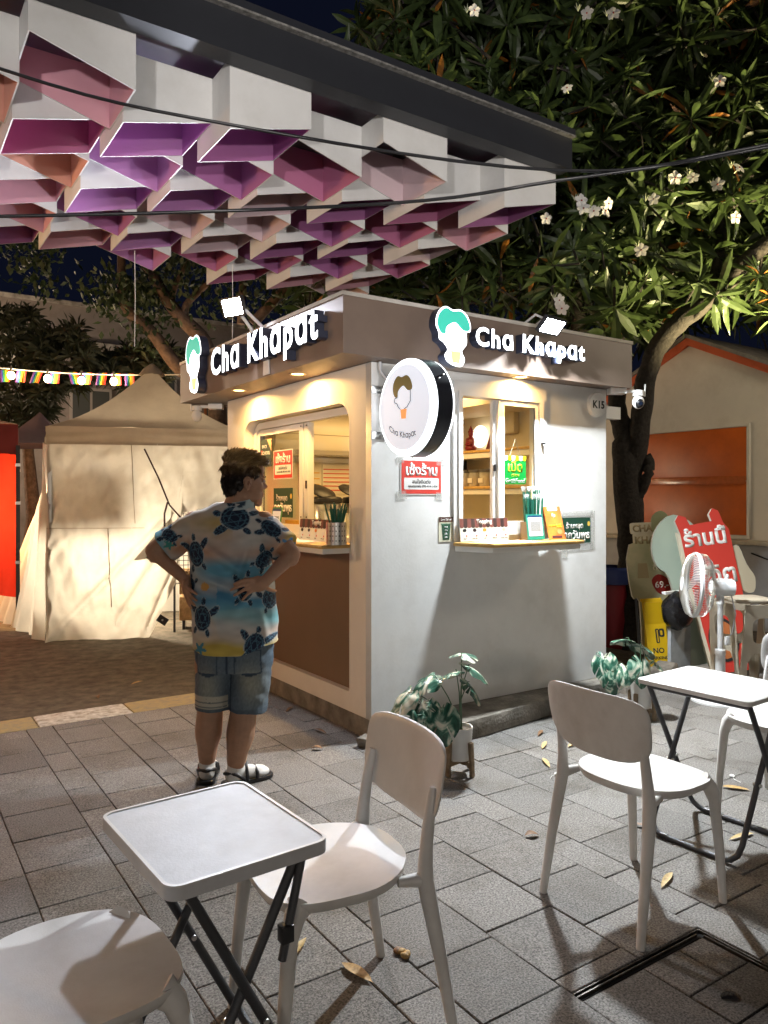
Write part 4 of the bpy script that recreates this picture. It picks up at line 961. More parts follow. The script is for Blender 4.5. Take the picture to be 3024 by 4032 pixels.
def rosette_mesh(seed):
    rd = random.Random(seed); b = MB(); n = rd.randint(13,18)
    for k in range(n):
        el = rd.gauss(15,32) if k > 3 else rd.uniform(45,85); L_ = rd.uniform(.13,.27)
        leaf_geo(b, RZ(k*2.4+rd.uniform(-.3,.3)) @ RX(R(el)) @ RY(R(rd.uniform(-25,25))), L_, L_*rd.uniform(.17,.25), rd.uniform(.1,1.0), 1 if rd.random() < .025 else 0)
    b.tube([(0,0,-.16),(0,0,.02)], .008, 5, mi=2); return b.mesh('leaf_cluster', [leafm, leafy, bark_m])
RM = [rosette_mesh(k) for k in range(12)]
pts = []
while len(pts) < 1900:
    px = rl.uniform(640,1800); py = rl.uniform(-140,800); Y = rl.uniform(6.4,10.0)
    if px < 760 + max(0, 90-py)*.6 - max(0, py-330)*.6 + rl.uniform(-25,25): continue
    if py > 640 and px < 1290 and Y < 8.6: continue
    if py > 650 + rl.uniform(-30,60) and px > 1420 and Y < 9.3: continue
    if py > 720 and px > 1300: continue
    p = at(px, py, Y)
    if p.x < 1.85 and p.y < 2.75 and p.z < 4.3: continue
    if p.x < 2.5 and p.y < 2.75 and p.z < 2.85: continue
    if p.z < 2.5: continue
    pts.append((Y, p))
pts.sort(key=lambda q: q[0])
def rmat(p): 
    return T3(p) @ RZ(rl.uniform(0,6.28)) @ RX(R(rl.gauss(0,48))) @ RY(R(rl.gauss(0,48))) @ Matrix.Scale(rl.uniform(1.0,1.6),4)
for Y, p in pts[:300]: link('leaf_cluster', rl.choice(RM), tree, rmat(p-base))
b = MB()
for Y, p in pts[300:]:
    M_ = rmat(p-base); me = rl.choice(RM); o = len(b.v); b.v += [tuple(M_ @ v.co) for v in me.vertices]
    for q in me.polygons: b.f.append(tuple(o+i for i in q.vertices)); b.m.append(q.material_index)
tag(b.build('crown', [leafm, leafy, bark_m], tree), kind='stuff')
b = MB()
for k in range(160):
    Y, p = rl.choice(pts); q = p + Vector((rl.uniform(-.4,.4),rl.uniform(-.4,.4),rl.uniform(-.5,-.1))); m_ = (p+q)/2 + Vector((rl.uniform(-.1,.1),)*3)
    b.tube([p-base, m_-base, q-base], [.010,.012,.015], 5)
tag(b.build('twigs', bark_m, tree), kind='stuff')
def flower_mesh():
    b = MB()
    for k in range(5): leaf_geo(b, RZ(k*1.2566) @ RX(R(10+6*(k%2))), .046, .036, .3, 0)
    b.ell((0,0,.004),(.006,.006,.005),8,5,mi=1); b.tube([(0,0,-.05),(0,0,0)],.003,5,mi=2); return b.mesh('flower',[petal_m,heart_m,bud_m])
FM = flower_mesh()
def budm():
    b = MB()
    for k in range(6):
        a = k*1.05; b.tube([(0,0,-.02),(.015*math.cos(a),.015*math.sin(a),.01),(.03*math.cos(a),.03*math.sin(a),.02+.01*(k%3))],[.0015,.003,.001],5)
    return b.mesh('bud_spray', bud_m)
BUD = budm()
for px, py in ((1256,433),(1261,450),(1283,456),(1308,456),(1315,440),(1180,472),(1412,430),(1459,384),(1497,383),(1550,398),(1597,362),(1325,28),(1025,22),(1268,28),(1208,648),(1214,666),(1385,540),(1225,190),(1555,175),(1590,470)):
    p = at(px, py, 6.1) if px > 1240 or py > 600 or py < 200 else at(px, py, 6.4)
    f_ = link('flower', FM, tree, T3(p-base) @ FACE @ RX(R(rl.uniform(-35,35))) @ RY(R(rl.uniform(-35,35))) @ Matrix.Scale(rl.uniform(1.05,1.3),4))
    link('bud_spray', BUD, tree, T3(p-base+Vector((rl.uniform(-.05,.05),.05,rl.uniform(.0,.05)))) @ RZ(rl.uniform(0,6)))

# ================================================================== trees beyond the tents
branch_m = pm('pale_bark', (.15,.10,.075), .9, var=.4, vs=12, bump=.6, bs=40); smallf = pm('small_leaf', (.035,.06,.022), .55, var=.4, vs=3, transl=.2)
def tree2(name, label, trunk_pts, limbs, leaf_pts, per, spread, lsz, seed, dpt):
    rd = random.Random(seed); b0 = trunk_pts[0].copy(); b0.z = -.1
    t = thing(name, label, 'tree', b0)
    def add(nm, P, r0, r1):
        out = []; rr = []
        for i in range(len(P)-1):
            for k in range(5):
                q = k/5; p0 = P[max(0,i-1)]; p1 = P[i]; p2 = P[i+1]; p3 = P[min(len(P)-1,i+2)]
                out.append(.5*((2*p1)+(p2-p0)*q+(2*p0-5*p1+4*p2-p3)*q*q+(3*p1-p0-3*p2+p3)*q**3)-b0); f_ = (i+q)/(len(P)-1); rr.append(r0+(r1-r0)*f_)
        out.append(P[-1]-b0); rr.append(r1); MB().tube(out, rr, 8).build(nm, branch_m, t, smooth=60)
    add('trunk', [b0]+trunk_pts, .17, .12)
    for P, r0, r1 in limbs: add('limb', P, r0, r1)
    b = MB()
    for p in leaf_pts:
        for k in range(per):
            q = p + Vector((rd.gauss(0,spread),rd.gauss(0,spread),rd.gauss(0,spread*.8)))
            M_ = T3(q-b0) @ RZ(rd.uniform(0,6.28)) @ RX(rd.uniform(-1.5,1.5)) @ RY(rd.uniform(-1,1)); L_ = lsz*rd.uniform(.7,1.3); W_ = L_*.28
            b.add([M_ @ Vector(v) for v in ((0,0,0),(W_,L_*.45,-.02*L_),(0,L_,-.1*L_),(-W_,L_*.45,-.02*L_))], [(0,1,2,3)])
    tag(b.build('crown', smallf, t), kind='stuff'); return t
Y2 = 11.0
def A(l): return [at(x, y, Y2) for x, y in l]
tree2('bare_limbed_tree', 'tree with pale spreading limbs and sparse leaves behind the canopy', A([(470,900),(455,800)]), [
 (A([(455,800),(440,738),(397,692),(364,652),(331,596),(304,553),(285,480),(240,400)]), .13, .04), (A([(450,830),(387,795),(331,722),(281,676),(265,639),(262,556),(262,470)]), .11, .05),
 (A([(368,660),(378,620),(395,585),(420,540)]), .05, .02), (A([(400,695),(402,660),(430,630),(478,586),(520,540)]), .06, .03), (A([(545,700),(600,640),(640,590),(660,500)]), .08, .05), (A([(520,700),(524,620),(528,560)]), .06, .05)],
 [at(rl.uniform(205,330), rl.uniform(595,660), Y2+rl.uniform(-.8,.8)) for k in range(28)]+[at(rl.uniform(320,700), rl.uniform(540,690), Y2+rl.uniform(-.6,1.2)) for k in range(60)]+[at(rl.uniform(0,130), rl.uniform(490,560), Y2+rl.uniform(-.8,.8)) for k in range(16)]+[at(rl.uniform(60,110), rl.uniform(570,635), Y2) for k in range(5)]+[at(rl.uniform(290,330), rl.uniform(690,730), Y2) for k in range(6)], 26, .16, .11, 3, Y2)
def bush(label, cx_, cy_, rx, ry, Y, n, seed, base_px):
    rd = random.Random(seed); b0 = at(base_px, 1250, Y); b0.z = -.1
    t = thing('feathery_tree', label, 'tree', b0); b = MB()
    MB().tube([(0,0,0),(.1,0,1.2),(0,.1,2.6),(.1,0,3.2)],[.16,.13,.09,.05],8).build('trunk', branch_m, t, smooth=60)
    for k in range(n):
        a = rd.uniform(0,6.28); r_ = math.sqrt(rd.random()); wob = 1+.25*math.sin(3*a+seed)+.12*math.sin(7*a)
        p = at(cx_+rx*r_*wob*math.cos(a), cy_+ry*r_*wob*math.sin(a), Y+rd.uniform(-.9,.9))-b0
        for j in range(16):
            d = Vector((rd.gauss(0,.5),rd.gauss(0,.5),rd.uniform(-.5,.9))).normalized()*rd.uniform(.18,.34); s_ = d.cross(Vector((0,0,1))).normalized()*.012
            m_ = p+d*.55+Vector((0,0,.02)); e = p+d+Vector((0,0,-.05)); b.add([p-s_,p+s_,m_+s_,e,m_-s_],[(0,1,2,3,4)])
    tag(b.build('crown', pm('needle_green',(.045,.055,.026),.6,var=.4,vs=3,transl=.2), t), kind='stuff')
bush('tall feathery dark tree behind the red tent', 70, 790, 115, 120, 13.5, 300, 2, 60)
bush('low feathery tree under the grey building eaves behind the cream tent', 290, 795, 95, 45, 14, 150, 4, 300)

# ================================================================== grey building far behind
blg_m = pm('grey_render', (.30,.27,.26), .85, var=.18, vs=.8, dirt=.3); blw_m = pm('dirty_white_trim', (.55,.53,.50), .8, c2=(.22,.20,.18), vs=5); pane_m = pm('dim_pane', (.10,.115,.12), .2); frame_m = pm('orange_wood_frame', (.35,.14,.06), .6); frw_m = pm('pale_frame', (.45,.43,.42), .6)
BV = 16.
bl = thing('grey_building', 'long grey building with white eaves and windows behind the tents', 'building', (-14,BV,-.1))
def bx(n_, x0, x1, y0, y1, z0, z1, m, par=bl): return MB().box(x0+14,x1+14,y0-BV,y1-BV,z0+.1,z1+.1).build(n_, m, par)
bx('wall', -14, 9, BV, BV+6, -.1, 5.0, blg_m); bx('upper_band', -14, 9, BV-.35, BV+6, 5.25, 6.05, blg_m); bx('parapet_cap', -14, 9, BV-.42, BV+6, 6.055, 6.15, blw_m); bx('eave_ledge', -14, 9, BV-.55, BV+.0, 5.05, 5.20, blw_m); bx('roof_edge', -14, 9, BV-.2, BV-.002, 4.55, 4.62, blw_m)
for k,(px0,px1,py0,py1,m) in enumerate(((287,318,772,815,frw_m),(319,343,779,860,frame_m),(346,380,785,860,frw_m),(150,240,842,920,frw_m),(-40,20,880,960,frw_m),(440,480,830,930,frame_m))):
    q0 = at(px0,py1,21.5); q1 = at(px1,py0,21.5)
    def onw(px, py):
        d = at(px,py,1)-Vector((-2.414,-3.738,1.42)); t_ = (BV+3.738)/d.y; return -2.414+t_*d.x, 1.42+t_*d.z
    x0, z0 = onw(px0, py1); x1, z1 = onw(px1, py0)
    wd = bx('window', x0, x1, BV-.06, BV-.002, z0, z1, m)
    n_ = 2 if x1-x0 > .6 else 1
    for j in range(n_):
        a0 = x0+.06+(x1-x0-.06)*j/n_; a1 = x0+(x1-x0-.06)*(j+1)/n_; bx('pane', a0, a1, BV-.066, BV-.061, z0+.07, z1-.07, pane_m, wd)

# ================================================================== tents
def fabric(name, c, tr, rough=.75, bump=.25, bs=14): return pm(name, c, rough, var=.08, vs=4, bump=bump, bs=bs, transl=tr, dirt=.12)
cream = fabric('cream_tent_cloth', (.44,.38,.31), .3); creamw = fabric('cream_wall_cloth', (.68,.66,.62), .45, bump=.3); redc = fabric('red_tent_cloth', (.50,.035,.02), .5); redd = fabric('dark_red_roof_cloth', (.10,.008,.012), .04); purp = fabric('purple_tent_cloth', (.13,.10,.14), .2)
tw = 2.0
tent = thing('cream_tent', 'cream market tent with lit translucent side walls and tied-up flap', 'tent', (-.895,4.98,-.1), R(-21.2))
def roof_panel(a, b2, peak, n=14):
    A_, B_, P_ = Vector(a), Vector(b2), Vector(peak); m = MB()
    def fn(s, t):
        e = A_.lerp(B_, s); p = e.lerp(P_, t*.999)
        sag = .16*math.sin(math.pi*t)*(1-.3*abs(2*s-1)); p = p - Vector((0,0,sag)); p.z += .012*noise.noise(Vector((p.x*3,p.y*3,p.z*3))); return p
    m.grid(fn, n, n); return m
ZE = 2.29; ZP = 3.12
cn = [(0,0,ZE),(tw,0,ZE),(tw,tw,ZE),(0,tw,ZE)]
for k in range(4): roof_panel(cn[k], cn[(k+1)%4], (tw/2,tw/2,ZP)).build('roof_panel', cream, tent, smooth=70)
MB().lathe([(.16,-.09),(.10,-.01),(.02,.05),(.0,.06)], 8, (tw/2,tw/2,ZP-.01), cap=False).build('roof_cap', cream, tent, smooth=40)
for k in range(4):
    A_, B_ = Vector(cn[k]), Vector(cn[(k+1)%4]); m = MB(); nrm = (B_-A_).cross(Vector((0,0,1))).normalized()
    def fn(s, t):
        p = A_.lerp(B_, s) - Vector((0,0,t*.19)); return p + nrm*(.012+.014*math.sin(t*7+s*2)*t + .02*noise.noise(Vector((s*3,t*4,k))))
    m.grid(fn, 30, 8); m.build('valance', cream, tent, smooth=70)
def wallz(s):     # lower edge of the front wall along its width: the right part is tied up
    x = s*tw
    if x < 1.05: return .0
    if x < 1.34: return .62*(x-1.05)/.29
    if x < 1.40: return .62+.72*(x-1.34)/.06
    return 1.36 + .05*math.sin((x-1.4)*5)
m = MB()
def fn(s, t):
    zb = wallz(s); zt = 2.12; z = zt+(zb-zt)*t; x = s*tw
    y = .02 + .06*noise.noise(Vector((x*2.2,z*1.0,0))) + .022*noise.noise(Vector((x*9+z*3,z*2.5,5))) + .05*abs(noise.noise(Vector((x*4-z*3.2,z*1.5+x,2)))) + .03*abs(noise.noise(Vector((x*7-z*5,z*2+x*3,8)))) - .025*abs(noise.noise(Vector((x*2+z*2.5,z*3-x*2,12)))) + .008*noise.noise(Vector((x*22,z*9,1)))
    d = abs((z-.05)-(x-.05)*1.05); y -= .07*math.exp(-(d/.05)**2)*(1 if z < 1.3 else 0)          # diagonal pull folds to the tie
    d2 = abs((z-.25)-(x-.75)*1.6); y -= .06*math.exp(-(d2/.06)**2)*(1 if z < 1.25 and x > .7 else 0)
    d3 = abs((z-.10)-(x-1.02)*2.3); y -= .05*math.exp(-(d3/.05)**2)*(1 if z < 1.2 and x > 1.0 else 0)
    if x > 1.25: y -= .10*math.exp(-((z-wallz(s))/.10)**2)
    return (x, y-.02, z)
m.grid(fn, 90, 70); fw = m.build('front_wall', creamw, tent, smooth=80)
for (x0,z0,x1,z1,w_) in ((.86,2.1,.90,1.25,.005),(.62,1.2,.66,.35,.006),(0.0,1.20,1.0,1.20,.004)):
    P_ = [fn((x0+(x1-x0)*k/12)/tw, (2.12-(z0+(z1-z0)*k/12))/(2.12-wallz((x0+(x1-x0)*k/12)/tw))) for k in range(13)]
    MB().tube([(p[0],p[1]-.006,p[2]) for p in P_], w_, 5).build('seam', cream, fw)
m = MB()   # gathered flap hanging from the tie
def fn2(s, t):
    x = 1.32 - .42*t*(1-s) - .04*s + .06*s*t; z = 1.36 - .50*t + .04*s; y = -.10 - .06*math.sin(s*9)*t - .05*t; return (x, y, z)
m.grid(fn2, 14, 14); m.build('tied_flap', creamw, tent, smooth=80)
for (x,z,a) in ((1.10,.90,-40),(1.20,.22,35)): 
    MB().box(-.055,.055,-.004,.004,-.04,.04,M=T3((x,-.20,z)) @ RY(R(a))).build('eyelet_patch', dark_m, tent); MB().lathe([(.010,0),(.010,.006)],10,M=T3((x,-.206,z)) @ RX(R(90))).build('eyelet', chrome_m, tent)
MB().tube([(1.0,-.03,2.06),(1.15,-.10,1.75),(1.27,-.15,1.45),(1.40,-.16,1.30)],.010,6).build('tie_rope', pm('rope_dark',(.05,.02,.02),.8), tent); MB().tube([(1.25,-.16,1.48),(1.22,-.18,1.36),(1.22,-.18,1.22)],.010,6).build('tie_rope', pm('rope_dark',(.05,.02,.02),.8), tent)
m = MB()
def fn3(s, t):
    y = s*tw; z = 2.12*(1-t); return (-.02-y*(.10+.42*t) + .05*noise.noise(Vector((y*3,z*1.2,9)))+.035*math.sin(y*22+z*1.5)*(.5+.5*t), y, z)
m.grid(fn3, 60, 40); m.build('side_wall', creamw, tent, smooth=80)
MB().box(.02,tw,tw-.01,tw,0,2.12).build('back_wall', creamw, tent)
for (x,y) in ((.03,.05),(tw-.03,.05),(.03,tw-.04),(tw-.03,tw-.04)): MB().box(x-.018,x+.018,y-.018,y+.018,0,2.28).build('post', chrome_m, tent)
light('tent_lamp', 'POINT', (.75,.9,.9), 100, (1,.84,.60), tent, radius=.12); light('tent_lamp', 'POINT', (1.5,1.1,1.9), 16, (1,.8,.52), tent, radius=.1)
MB().ell((.75,.9,1.28),(.05,.05,.06),12,8).build('lamp_bulb', pm('bulb_warm',(1,.8,.5),.4,emit=8,ec=(1,.7,.35)), tent)
# shelves and wire racks seen through the tent
rk = thing('wire_rack', 'dark wire display rack inside the cream tent', 'rack', tent.matrix_world @ Vector((.15,.32,0)), R(-21.2)) if False else thing('wire_rack','dark wire display rack inside the cream tent','rack')
rk.matrix_world = T3((-.895,4.98,-.1)) @ RZ(R(-21.2)) @ T3((1.30,.30,0))
b = MB()
for k in range(13): b.tube([(.05*k,0,.55),(.05*k,0,1.45)],.004,4)
for k in range(18): b.tube([(0,0,.55+.053*k),(.62,0,.55+.053*k)],.004,4)
b.build('grid_panel', dark_m, rk); 
for x in (0,.62): MB().box(x-.012,x+.012,-.012,.012,0,1.5).build('upright', dark_m, rk)
cr = thing('wooden_crate_stack', 'brown wooden crates under the wire rack in the tent', 'crates'); cr.matrix_world = T3((-.895,4.98,-.1)) @ RZ(R(-21.2)) @ T3((1.35,.35,0))
for z in (.12,.42): MB().box(0,.5,0,.35,z,z+.27).build('crate', wood_m, cr, bevel=.01)
for x in (.03,.44): MB().box(x,x+.03,.1,.3,0,.12).build('foot', dark_m, cr)
for z,x0,x1 in ((1.30,.05,.80),(1.72,.05,1.1),(.55,.1,.6)):
    MB().box(x0,x1,.5,.55,z-.28,z).build('hung_cloth', pm('hung_goods',(.30,.24,.18),.8), fw)
# red tent at the left
red = thing('red_tent', 'red market tent glowing orange inside beside the cream tent', 'tent', (-1.0,6.17,-.1), R(-8.3))
rc_ = [(-2.0,0,2.40),(0,0,2.40),(0,2.0,2.40),(-2.0,2.0,2.40)]
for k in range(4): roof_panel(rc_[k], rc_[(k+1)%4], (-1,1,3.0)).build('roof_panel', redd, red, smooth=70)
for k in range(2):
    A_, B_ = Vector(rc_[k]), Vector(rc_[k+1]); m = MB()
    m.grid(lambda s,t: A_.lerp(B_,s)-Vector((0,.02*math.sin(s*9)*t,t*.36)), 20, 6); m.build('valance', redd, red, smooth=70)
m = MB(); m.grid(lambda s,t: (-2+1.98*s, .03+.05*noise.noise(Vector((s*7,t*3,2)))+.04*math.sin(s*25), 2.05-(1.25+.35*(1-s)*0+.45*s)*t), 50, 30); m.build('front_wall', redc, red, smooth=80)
for (x,y) in ((0,-.02),(-2,0),(0,2),(-2,2)):
    p_ = MB().box(x-.022,x+.022,y-.022,y+.022,0,2.15).build('post', pm('post_dark',(.03,.03,.035),.4,metal=.6), red)
    for z in (.75,1.45,1.9): MB().box(x-.028,x+.028,y-.028,y+.028,z,z+.035).build('post_collar', chrome_m, red)
light('red_tent_lamp', 'POINT', (-.55,.7,1.5), 130, (1,.5,.16), red, radius=.12)
MB().ell((-.8,1.0,1.66),(.05,.05,.06),12,8).build('lamp_bulb', pm('bulb_warm',(1,.8,.5),.4), red)
pt = thing('purple_tent', 'small purple grey tent peak between the red and cream tents', 'tent', at(95,960,11) * 1, R(-21.2)); pt.location.z = -.1
for k in range(4):
    c4 = [(-.9,0,2.32),(.5,0,2.32),(.5,1.4,2.32),(-.9,1.4,2.32)]; roof_panel(c4[k], c4[(k+1)%4], (-.2,.7,2.85)).build('roof_panel', purp, pt, smooth=70)
for (x,y) in ((-.88,.02),(.48,.02),(.48,1.38),(-.88,1.38)): MB().box(x-.02,x+.02,y-.02,y+.02,0,2.3).build('post', chrome_m, pt)
# ================================================================== flag and bulb string
YF = 10.2
fs_ = thing('light_string', 'white cable with rainbow flags and bulbs strung behind the tents', 'string lights', at(-60,792,YF)); o0 = fs_.location.copy()
MB().tube([at(x, 795+11*(x/290)+6*math.sin(x/120), YF)-o0 for x in range(-60,420,20)],.009,5).build('cable', white_m, fs_)
rb = [pm('flag_%d'%k, c_, .7, transl=.3) for k,c_ in enumerate(((.16,.04,.26),(.03,.08,.45),(.02,.28,.08),(.75,.5,.02),(.75,.22,.02),(.6,.03,.03)))]
for k, x in enumerate((10,47,83,120,157,189,221,250,279)):
    p = at(x, 799+.03*x, YF)-o0; w_ = .13; b = MB(); lean = random.uniform(-.06,.06)
    for j in range(6):
        x0 = -w_/2+w_*j/6; x1 = x0+w_/6
        q = [Vector((x0,0,0)),Vector((x1,0,0)),Vector((x1-lean,random.uniform(-.02,.02),-.16)),Vector((x0-lean,0,-.16))]
        b.add([p + RZ(R(-33.8)) @ v for v in q], [(0,1,2,3)], j)
    b.build('flag', rb, fs_)
bulb_m = pm('festoon_bulb', (1,.85,.6), .3, emit=14, ec=(1,.72,.38))
for x, y in ((24,811),(103,818),(176,822),(246,824)):
    p = at(x, y, YF)-o0; MB().ell(p,(.05,.05,.055),12,8).build('bulb', bulb_m, fs_, smooth=60); MB().tube([p+Vector((0,0,.05)),p+Vector((0,0,.13))],.016,6).build('socket', dark_m, fs_)
    light('bulb_light', 'POINT', p+Vector((0,-.12,-.02)), 7, (1,.7,.35), fs_, radius=.05)

# ================================================================== white stall with orange shutter
HU = 5.2
hs = thing('white_stall', 'white gabled stall with orange trim and an orange shutter behind the tree', 'building', (HU,0,0))
hw_m = pm('stall_wall', (.60,.56,.50), .75, var=.06, vs=2, bump=.1, bs=30, dirt=.18); or_m = pm('orange_shutter_paint', (.50,.10,.012), .38, var=.14, vs=3, bump=.05, bs=40, dirt=.25); ortrim_m = pm('orange_trim', (.55,.10,.03), .5, var=.1, vs=5)
def gy(y): return 3.22-.47*abs(y-1.46)
poly = [(3.9,0),(3.9,gy(3.9)),(1.46,gy(1.46)),(-1.2,gy(-1.2)),(-1.2,0)]
plate('wall', [fl(poly)[::-1]], .06, FL(.031,0,0), hw_m, hs)
for y0, y1 in ((1.46,3.95),(-1.25,1.46)):
    a_, b_ = (y0,gy(y0)), (y1,gy(y1))
    plate('gable_trim', [fl([(a_[0],a_[1]-.085),(b_[0],b_[1]-.085),(b_[0],b_[1]),(a_[0],a_[1])])], .05, FL(-.03,0,.0), ortrim_m, hs)
    MB().add([(-.09,a_[0],a_[1]+.0),(-.09,b_[0],b_[1]),(2.5,b_[0],b_[1]),(2.5,a_[0],a_[1]),(-.09,a_[0],a_[1]+.04),(-.09,b_[0],b_[1]+.04),(2.5,b_[0],b_[1]+.04),(2.5,a_[0],a_[1]+.04)], [(0,1,2,3),(4,7,6,5),(0,4,5,1),(1,5,6,2),(3,2,6,7),(0,3,7,4)]).build('roof_slope', pm('stall_roof',(.22,.20,.18),.8,var=.3,vs=9,dirt=.4), hs)
shut = thing('orange_shutter', 'orange two-leaf shutter set in the white stall wall', 'shutter', (HU,0,0))
MB().box(-.025,-.001,.78,2.42,1.61,2.175).build('leaf', or_m, shut, bevel=.004); MB().box(-.025,-.001,.78,2.42,1.035,1.600).build('leaf', or_m, shut, bevel=.004); MB().box(-.040,-.026,.78,2.42,1.575,1.66).build('hinge_band', pm('shutter_band',(.40,.10,.03),.2,var=.2,vs=20), shut, bevel=.004)
plate('shutter_frame', [fl([(.745,1.0),(2.455,1.0),(2.455,2.21),(.745,2.21)]), fl([(.775,1.03),(2.425,1.03),(2.425,2.18),(.775,2.18)])], .03, FL(-.012,0,0), hw_m, shut)
lg = MB().box(-.16,-.001,-.6,3.2,.94,.985).build('ledge', pm('ledge_wood',(.42,.36,.27),.7,var=.2,vs=9), hs, bevel=.006)
MB().box(-.02,-.001,-.6,3.2,0,.93).build('lower_wall', pm('lower_grey',(.36,.36,.37),.8,var=.1,vs=3,dirt=.2), hs)
MB().tube([(-.03,.72,.85),(-.04,.55,.80),(-.04,.3,.78),(-.03,.0,.80)],.008,5).build('loose_cable', dark_m, hs)
# ================================================================== standee boards and clutter beside the tree
def standee(label, p, loops, lean, roll, m, edge=.03, scale=1.0):
    t = thing('standee_board', label, 'standee', M=board_M(p, lean, roll) @ Matrix.Scale(scale, 4)); me = plate_mesh('panel', loops, edge, pm('foam_edge',(.62,.58,.50),.7)); me.materials.append(m)
    for q in me.polygons: q.material_index = 1 if q.normal.z > .7 else 0
    link('panel', me, t); return t
sage_m = pm('sage_print', (.34,.36,.22), .6, c2=(.50,.45,.28), vs=5); sand_m = pm('sand_print', (.36,.29,.16), .6); cream2 = pm('cream_print', (.62,.56,.42), .6)
p1 = at(1428,1424,6.6); p1.z = .03
t = standee('sage green Cha Khapat price standee leaning by the tree', p1, [smooth_loop([(-.13,0),(.17,0),(.19,.5),(.2,.95),(.19,1.0),(-.2,1.0),(-.21,.55),(-.15,.5)],3)], 8, 2, sage_m)
plate('name_cutout', [rrect(-.16,.22,.98,1.10,.02,3)], .02, T3((0,0,.004)), cream2, t); plate('name_cutout', [rrect(-.18,.06,1.09,1.19,.02,3)], .02, T3((0,0,.004)), cream2, t)
plate('head_cutout', [smooth_loop([(.02,1.10),(.14,1.10),(.15,1.17),(.165,1.24),(.10,1.29),(.03,1.25),(.01,1.18)],3)], .02, T3((0,0,.006)), pm('sage_hair',(.33,.36,.20),.6), t)
text('CHA', T3((-.07,1.14,.0155)), sand_m, t, h=.065, bold=.04); text('KHAPAT', T3((.02,1.035,.0155)), sand_m, t, w=.33, bold=.04)
text('ชาชีส', T3((.08,.80,.0155)), cream2, t, h=.075, bold=.012); plate('price_splash', [smooth_loop([(-.03,.68),(.03,.73),(.10,.70),(.15,.65),(.12,.58),(.06,.55),(0,.59)],3)], .004, T3((0,0,.0175)), pm('splash_red',(.30,.02,.015),.4), t)
text('69.-', T3((.055,.64,.02)), white_m, t, h=.06, bold=.02); text('ชาไทย', T3((.08,.44,.0155)), cream2, t, h=.06, bold=.008)
plate('cup_print', [[(-.15,.70),(-.05,.70),(-.06,.83),(-.14,.83)]], .002, T3((0,0,.0165)), sand_m, t)
p2 = at(1575,1446,6.1); p2.z = .03
wb = standee('white backed green standee leaning behind the red one', at(1528,1446,6.25)*1, [smooth_loop([(-.12,0),(.10,0),(.08,.5),(.16,.85),(.15,1.05),(.0,1.17),(-.14,1.10),(-.22,.95),(-.21,.80),(-.14,.70),(-.13,.4)],3)], 10, 9, pm('pale_sage',(.40,.47,.38),.35), scale=1.1)
wb.location.z = .03
t = standee('red standee with white Thai lettering leaning beside the fan', p2, [[(-.10,0),(.16,0),(.20,.55),(.19,.98),(.16,1.03),(.14,1.12),(.10,1.14),(.07,1.10),(.08,1.05),(-.08,1.04),(-.10,1.10),(-.15,1.12),(-.18,1.08),(-.16,.99),(-.15,.6)]], 10, 7, red_m, scale=1.16)
text('ร้านนี้', T3((.01,.95,.0155)), white_m, t, w=.31, bold=.035); text('ชีวิต', T3((.04,.68,.0155)), white_m, t, w=.28, bold=.03); text('ติดหวาน', T3((.05,.48,.0155)), white_m, t, w=.24, bold=.015)
plate('white_edge', [[(-.125,0),(-.10,0),(-.15,.6),(-.16,.98),(-.185,1.0),(-.175,.6)]], .028, T3((0,0,0)), cream2, t)
plate('round_print', [circle(.0,.22,.09,.13,20)], .003, T3((0,0,.017)), pm('print_orange',(.5,.16,.05),.5), t); plate('ring_print', [circle(.0,.22,.105,.15,24), circle(.0,.22,.09,.13,24)], .003, T3((0,0,.0172)), black_m, t)
plate('hand_cutout', [smooth_loop([(.20,.55),(.28,.52),(.31,.62),(.27,.72),(.24,.85),(.20,.84),(.20,.70)],3)], .02, T3((0,0,-.004)), pm('hand_cream',(.48,.42,.30),.6), t)
# caution A-frame
p3 = at(1424,1402,6.35); p3.z = .02
cz = thing('caution_sign', 'yellow folding caution no parking floor sign beside the standees', 'sign', M=board_M(p3, 12, 3)); yel = pm('safety_yellow', (.72,.44,.01), .4, dirt=.15)
plate('front_panel', [rrect(-.08,.095,.0,.55,.012,3), rrect(-.035,.05,.455,.515,.015,3)], .014, T3((0,0,0)), yel, cz); plate('back_panel', [rrect(-.08,.095,.0,.55,.012,3)], .012, T3((0,-.0,-.10)) @ RX(R(16)), yel, cz); MB().tube([(-.08,.555,-.03),(.095,.555,-.03)],.014,8).build('hinge', yel, cz)
for s_, y, h_ in (('CAUTION',.37,.045),('NO',.13,.045),('PARKING',.07,.045)): text(s_, T3((.012,y,.008)), black_m, cz, w=.15 if len(s_) > 3 else None, h=h_, bold=.025)
plate('symbol', [rrect(-.0,.03,.19,.31,.01,2), rrect(.012,.022,.2,.3,.002,2)], .002, T3((0,0,.008)), black_m, cz); plate('symbol', [rrect(.03,.075,.24,.31,.015,3), rrect(.04,.06,.255,.295,.008,3)], .002, T3((0,0,.008)), black_m, cz)
# black bag on the caution sign
pb = at(1464,1318,6.1); bagm = pm('black_bin_bag', (.012,.012,.014), .22, bump=.6, bs=18)
b = MB(); b.ell((0,0,0),(.15,.10,.15),22,16)
b.v = [tuple(Vector(v)*(1+.22*noise.noise(Vector(v)*9)+.08*noise.noise(Vector(v)*25))) for v in b.v]; tb = thing('black_bag','crumpled shiny black plastic bag between the caution sign and red standee','bag',pb); b.build('bag', bagm, tb, smooth=25); MB().box(-.12,.2,.02,.06,.13,.15).build('white_lid', white_m, tb)
MB().box(-.06,.20,.02,.05,-pb.z+.01,-.02,M=RX(R(0))).build('sheet_under', pm('pale_sheet',(.40,.43,.45),.6,var=.2,vs=5,dirt=.3), tb)
